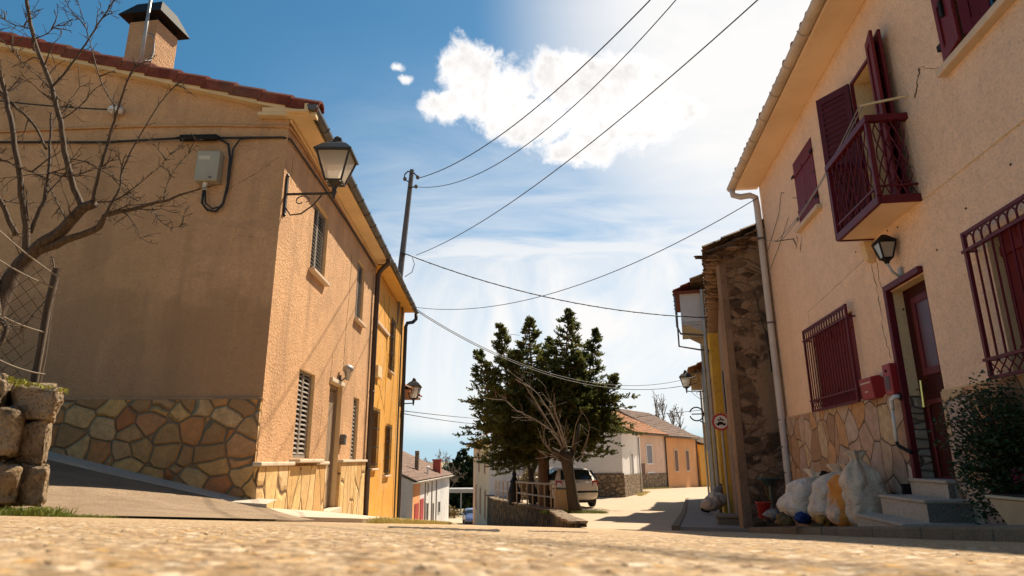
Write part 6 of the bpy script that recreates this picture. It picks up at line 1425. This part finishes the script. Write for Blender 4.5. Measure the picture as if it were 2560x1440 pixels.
for i, (px, py, y) in enumerate(((1648, 1010, 95), (1692, 1044, 100))):
    t = W(px, py, y); random.seed(70+i); r = thing('poplar', ('taller bare poplar above the pink house roof', 'shorter bare poplar above the apricot house roof')[i], 'tree', (t.x, y, -3)); m = MB()
    for dx in (-.6, .5):
        z = -3; m.tube([(t.x+dx, y, -3), (t.x+dx*.9, y, t.z)], [.16, .03], 6)
        for k in range(46): zz = -1+(t.z+1)*random.random(); a = random.uniform(0, 6.28); twig_tree(m, (t.x+dx*.95, y, zz), (math.cos(a)*.35, math.sin(a)*.35, 1), random.uniform(1, 2.2), .05, 2, 3, .1, (1, 3), .03)
    m.build('trunk', M_twigpale, r)
p = W(1128, 1290, 74); shrub('low_bush', 'low yellow green bush at the far end of the barn', (p.x, 74, -5.5), (.8, .6, .6), 90, .2, M_yshrub, False, seed=8, clump=.3)
def wood_mass():
    random.seed(90); m = MB()
    for i in range(900):
        x = random.uniform(-150, 150); y = random.uniform(190, 240); m.blob((x, y, -8+random.uniform(0, 3)), (random.uniform(2, 4), 3, random.uniform(2, 3.6)), 7, 5, .5, 2, i)
    tag(m.build('far_wood', M_conifer2, None), 'far wooded rise closing the bottom of the valley', 'wood', None, 'stuff')
wood_mass()
# ------------------------------------------------------------------ big bare tree at the left edge
def bare_left():
    random.seed(17); t = thing('bare_fruit_tree', 'thorny bare tree leaning in front of the shaded gable', 'tree', W(-60, 960, 4.6)); m = MB(); Yt = 4.75
    def limb(pts, r0, r1, dy0=0, dy1=0, tw=4, tl=.3, n=8):
        P = [W(x, y, Yt+dy0+(dy1-dy0)*i/(len(pts)-1)) for i, (x, y) in enumerate(pts)]
        # smooth (Catmull-Rom) through the surveyed joints
        Q = []
        for i in range(len(P)-1):
            a, b_, c, d = P[max(0, i-1)], P[i], P[i+1], P[min(len(P)-1, i+2)]
            for k in range(5): u = k/5; Q.append(.5*((2*b_)+(c-a)*u+(2*a-5*b_+4*c-d)*u*u+(3*b_-a-3*c+d)*u**3))
        r0 *= .82; r1 *= .8; Q.append(P[-1]); k = len(Q); rr = [r0+(r1-r0)*(i/(k-1))**.8 for i in range(k)]
        Q = [q+Vector((noise.noise(q*9), noise.noise(q*9+Vector((5, 0, 0))), noise.noise(q*9+Vector((0, 5, 0)))))*min(.012, rr[i]) for i, q in enumerate(Q)]
        m.tube(Q, rr, 8 if r0 > .02 else 5)
        for i in range(1, k):   # spurs and thorns all along
            for _ in range(2 if r0 < .04 else 1):
                if random.random() < .62:
                    d = (Q[i]-Q[i-1]).normalized()+Vector((random.gauss(0, 1), random.gauss(0, .8), random.gauss(0, 1))); twig_tree(m, Q[i], d, random.uniform(.02, .09), .0035, 3, 3, .3, (1, 2), .002)
        for _ in range(tw):
            i = random.randint(k//4, k-1); d = (Q[i]-Q[i-1]).normalized()*.7+Vector((random.gauss(.1, .6), random.gauss(0, .6), random.gauss(.25, .5))); twig_tree(m, Q[i], d, tl*random.uniform(.5, 1.3), .007, 1, 3, .3, (2, 4), .0022)
    limb([(-70, 990), (-40, 880), (-5, 770), (30, 690), (70, 640)], .085, .062, -.15, 0, 1)
    limb([(70, 640), (120, 600), (170, 560), (210, 520), (235, 507)], .062, .044, 0, -.05, 2)
    limb([(205, 518), (180, 455), (160, 360), (148, 290), (125, 205), (90, 115), (72, 30), (60, -40)], .032, .016, 0, -.3, 6, .3)
    limb([(232, 505), (246, 440), (270, 350), (296, 270), (318, 205), (340, 162)], .020, .007, -.05, -.25, 4, .22)
    limb([(100, 625), (165, 600), (232, 575), (258, 548), (268, 538), (330, 522), (390, 508), (440, 492), (498, 474)], .042, .008, 0, -.1, 7, .3)
    limb([(265, 542), (298, 470), (305, 430), (330, 375), (372, 300), (410, 245), (446, 208)], .014, .003, -.05, .1, 4, .2)
    limb([(62, 645), (64, 560), (52, 470), (40, 380), (22, 270), (2, 190)], .034, .020, 0, -.2, 5, .3)
    limb([(75, 580), (108, 505), (122, 420), (125, 350), (130, 280)], .022, .010, 0, .1, 5, .3)
    limb([(40, 590), (15, 530), (-10, 480), (-40, 420)], .028, .016, 0, -.2, 3, .3)
    limb([(115, 375), (90, 320), (60, 285), (25, 255), (-20, 200)], .014, .012, .05, -.1, 4, .3)
    limb([(130, 218), (175, 165), (215, 110), (250, 55), (286, 0), (300, -20)], .012, .005, -.2, -.1, 4, .2)
    limb([(288, 265), (262, 225), (240, 165), (225, 105), (212, 60), (195, 5)], .008, .003, -.2, -.2, 3, .2)
    limb([(152, 300), (200, 265), (235, 225), (262, 208)], .007, .003, -.1, 0, 2, .15)
    limb([(240, 505), (290, 500), (335, 470), (400, 415), (425, 385)], .009, .002, 0, .1, 4, .2)
    limb([(165, 395), (215, 405), (260, 430), (310, 460), (330, 485)], .008, .003, 0, .1, 3, .2)
    limb([(410, 500), (415, 470), (440, 420), (490, 365)], .006, .002, 0, .1, 2, .15)
    limb([(380, 515), (395, 545), (425, 568), (462, 565)], .006, .002, 0, -.1, 2, .1)
    limb([(120, 430), (160, 440), (210, 432), (240, 415)], .007, .002, 0, -.2, 4, .2)
    limb([(125, 450), (80, 430), (30, 410), (-20, 395)], .008, .004, 0, -.2, 5, .25)
    limb([(130, 640), (135, 670), (120, 740), (80, 790), (50, 830)], .008, .003, -.05, -.3, 2, .2)
    limb([(170, 555), (150, 520), (130, 480), (118, 455)], .010, .005, 0, .1, 2, .2)
    limb([(-10, 700), (-4, 790), (20, 820), (-20, 900)], .03, .02, -.1, -.3, 1, .2)
    limb([(150, 250), (110, 205), (60, 160), (0, 95)], .008, .003, -.15, -.1, 4, .2)
    limb([(80, 100), (115, 85), (150, 60), (195, 48)], .007, .002, -.2, -.2, 3, .15)
    limb([(75, 70), (30, 60), (-10, 30)], .007, .003, -.2, -.2, 3, .15)
    m.build('trunk', M_bark, t, smooth=True)
bare_left()
# ------------------------------------------------------------------ pole and overhead lines
def pole_and_wires():
    Yp = 19.6; top = W(1030, 425, Yp); foot = W(998, 705, Yp); t = thing('utility_pole', 'weathered pole rising behind the ochre house gutter', 'utility pole', foot)
    m = MB(); m.tube([foot-(top-foot)*.35, foot, top], [.11, .10, .075], 8); m.build('pole', M_pole, t)
    m = MB(); a, b = W(1003, 634, Yp-.1), W(1012, 636, Yp-.2); m.tube([a, b], .04, 6); m.tube([W(1012, 436, Yp-.12), W(1020, 428, Yp-.15), W(1036, 434, Yp-.15), W(1046, 444, Yp-.12)], .025, 5); m.tube([W(1012, 436, Yp-.12), W(1010, 446, Yp-.12), W(1022, 455, Yp-.12)], .02, 5); m.tube([W(1022, 470, Yp-.12), W(1042, 466, Yp-.12)], .025, 5); m.build('bracket', M_iron, t)
    m = MB()
    for x, y in ((1044, 442), (1040, 465), (1012, 446)): m.lathe(W(x, y+6, Yp-.12), [(.03, 0), (.06, .04), (.06, .1), (.02, .14)], 8)
    m.build('insulator', M_pole, t)
    m = MB(); m.tube([W(1030, 640, Yp-.2), W(1036, 660, Yp-.3), W(1030, 680, Yp-.3), W(1012, 692, Yp-.2)], .012, 5); m.build('jumper_wire', M_wire, t)
    def wire(lab, a, b, mid, r, mt, n=30, twist=False, ext=0, mid2=None, zmin=6.3):
        """a, b end points; mid: a surveyed point the sag passes through"""
        a, b = Vector(a), Vector(b)
        if ext:      # the span runs on past the measured point to a mast on the roof
            e = a+(b-a)*ext; best = min((_miss(a, e+Vector((0, 0, dz*.15)), s*.04, mid)+_miss(a, e+Vector((0, 0, dz*.15)), s*.04, mid2), s*.04, dz*.15) for s in range(0, 70) for dz in range(-4, 26) if e.z+dz*.15 > zmin); b = e+Vector((0, 0, best[2]))
        else: best = min((_miss(a, b, s, mid), s) for s in [i*.02 for i in range(-10, 130)])
        P = catenary(a, b, best[1], n)
        m = MB(); m.tube(P, r, 6)
        if twist:
            L = (Vector(b)-Vector(a)).length; k = int(L*7); Q = catenary(a, b, best[1], k); m.tube([q+Vector((0, math.cos(i*1.9), math.sin(i*1.9)))*r*1.0 for i, q in enumerate(Q)], r*.55, 4)
        tag(m.build('overhead_wire', mt, None, smooth=True), lab, 'wire', 'overhead wires'); return b
    def _miss(a, b, s, mid):
        P = catenary(a, b, s, 60); Rm = CAM_M.transposed(); e = 1e9
        for p in P:
            l = Rm @ p
            if l.z < -.01: e = min(e, math.hypot(1280+F_PX*l.x/-l.z-mid[0], 720-F_PX*l.y/-l.z-mid[1]))
        return e
    e1 = wire('thick twisted cable from the pole top sweeping overhead', W(1044, 446, Yp), W(1660, -20, 9.2), (1320, 285), .0125, M_wire, 44, True, 1.36, (1640, 0), 8.5)
    e2 = wire('second cable from the pole top running under the thick one', W(1040, 467, Yp), W(1695, -20, 9.2), (1330, 355), .010, M_wire, 34, False, 1.33, (1680, 0), 8.4)
    e3 = wire('thin single wire running from the pole up to the top right', W(1040, 638, Yp), W(1935, -15, 7.0), (1440, 390), .010, M_wiregrey, 34, False, 1.2, (1918, 0))
    for e, lab in ((e1, 'steel mast on the peach roof holding the thick twisted cable'), (e2, 'steel mast on the peach roof holding the second cable'), (e3, 'steel mast on the peach roof holding the thin single wire')):
        t = thing('roof_mast', lab, 'mast', (e.x, e.y, 5.4)); m = MB(); m.tube([(e.x, e.y, 5.3), (e.x, e.y, e.z+.12)], .03, 8); m.build('pole', M_signback, t); m = MB(); m.lathe((e.x, e.y, e.z-.06), [(.03, 0), (.055, .03), (.055, .09), (.03, .12)], 8); m.build('insulator', M_pole, t)

    wire('thick twisted cable crossing the street from the pole to the yellow house', W(1012, 634, Yp), W(1796, 795, 19.6), (1330, 736), .016, M_wire, 40, True)
    wire('thin wire from the ochre eave up to the peach house corner', W(1036, 768, 20.0), FR.P(4.6, 5.02, .1), (1480, 700), .009, M_wiregrey)
    wire('upper of the two wires from the ochre eave into the conifer', W(1036, 770, 20.3), W(1742, 940, 26.8), (1330, 917), .012, M_wiregrey)
    wire('lower of the two wires from the ochre eave into the conifer', W(1036, 774, 20.3), W(1744, 957, 25.8), (1400, 948), .013, M_wiregrey)
    wire('upper far wire below the left lamp', W(1008, 1027, 23.5), W(1190, 1046, 38), (1100, 1038), .016, M_wiregrey)
    wire('lower far wire below the left lamp', W(1008, 1034, 23.5), W(1190, 1060, 38), (1100, 1049), .016, M_wiregrey)
    wire('short far wire above the pink roof', W(1560, 1046, 40), W(1755, 1025, 33), (1665, 1035), .014, M_wiregrey)
    wire('wire sagging across the white house wall', W(1222, 1137, 36.2), W(1420, 1174, 36.0), (1285, 1168), .018, M_wire)
    wire('short wire from the top of the conifer to the left', W(1262, 834, 26), W(1300, 838, 30), (1280, 836), .012, M_wiregrey)
pole_and_wires()
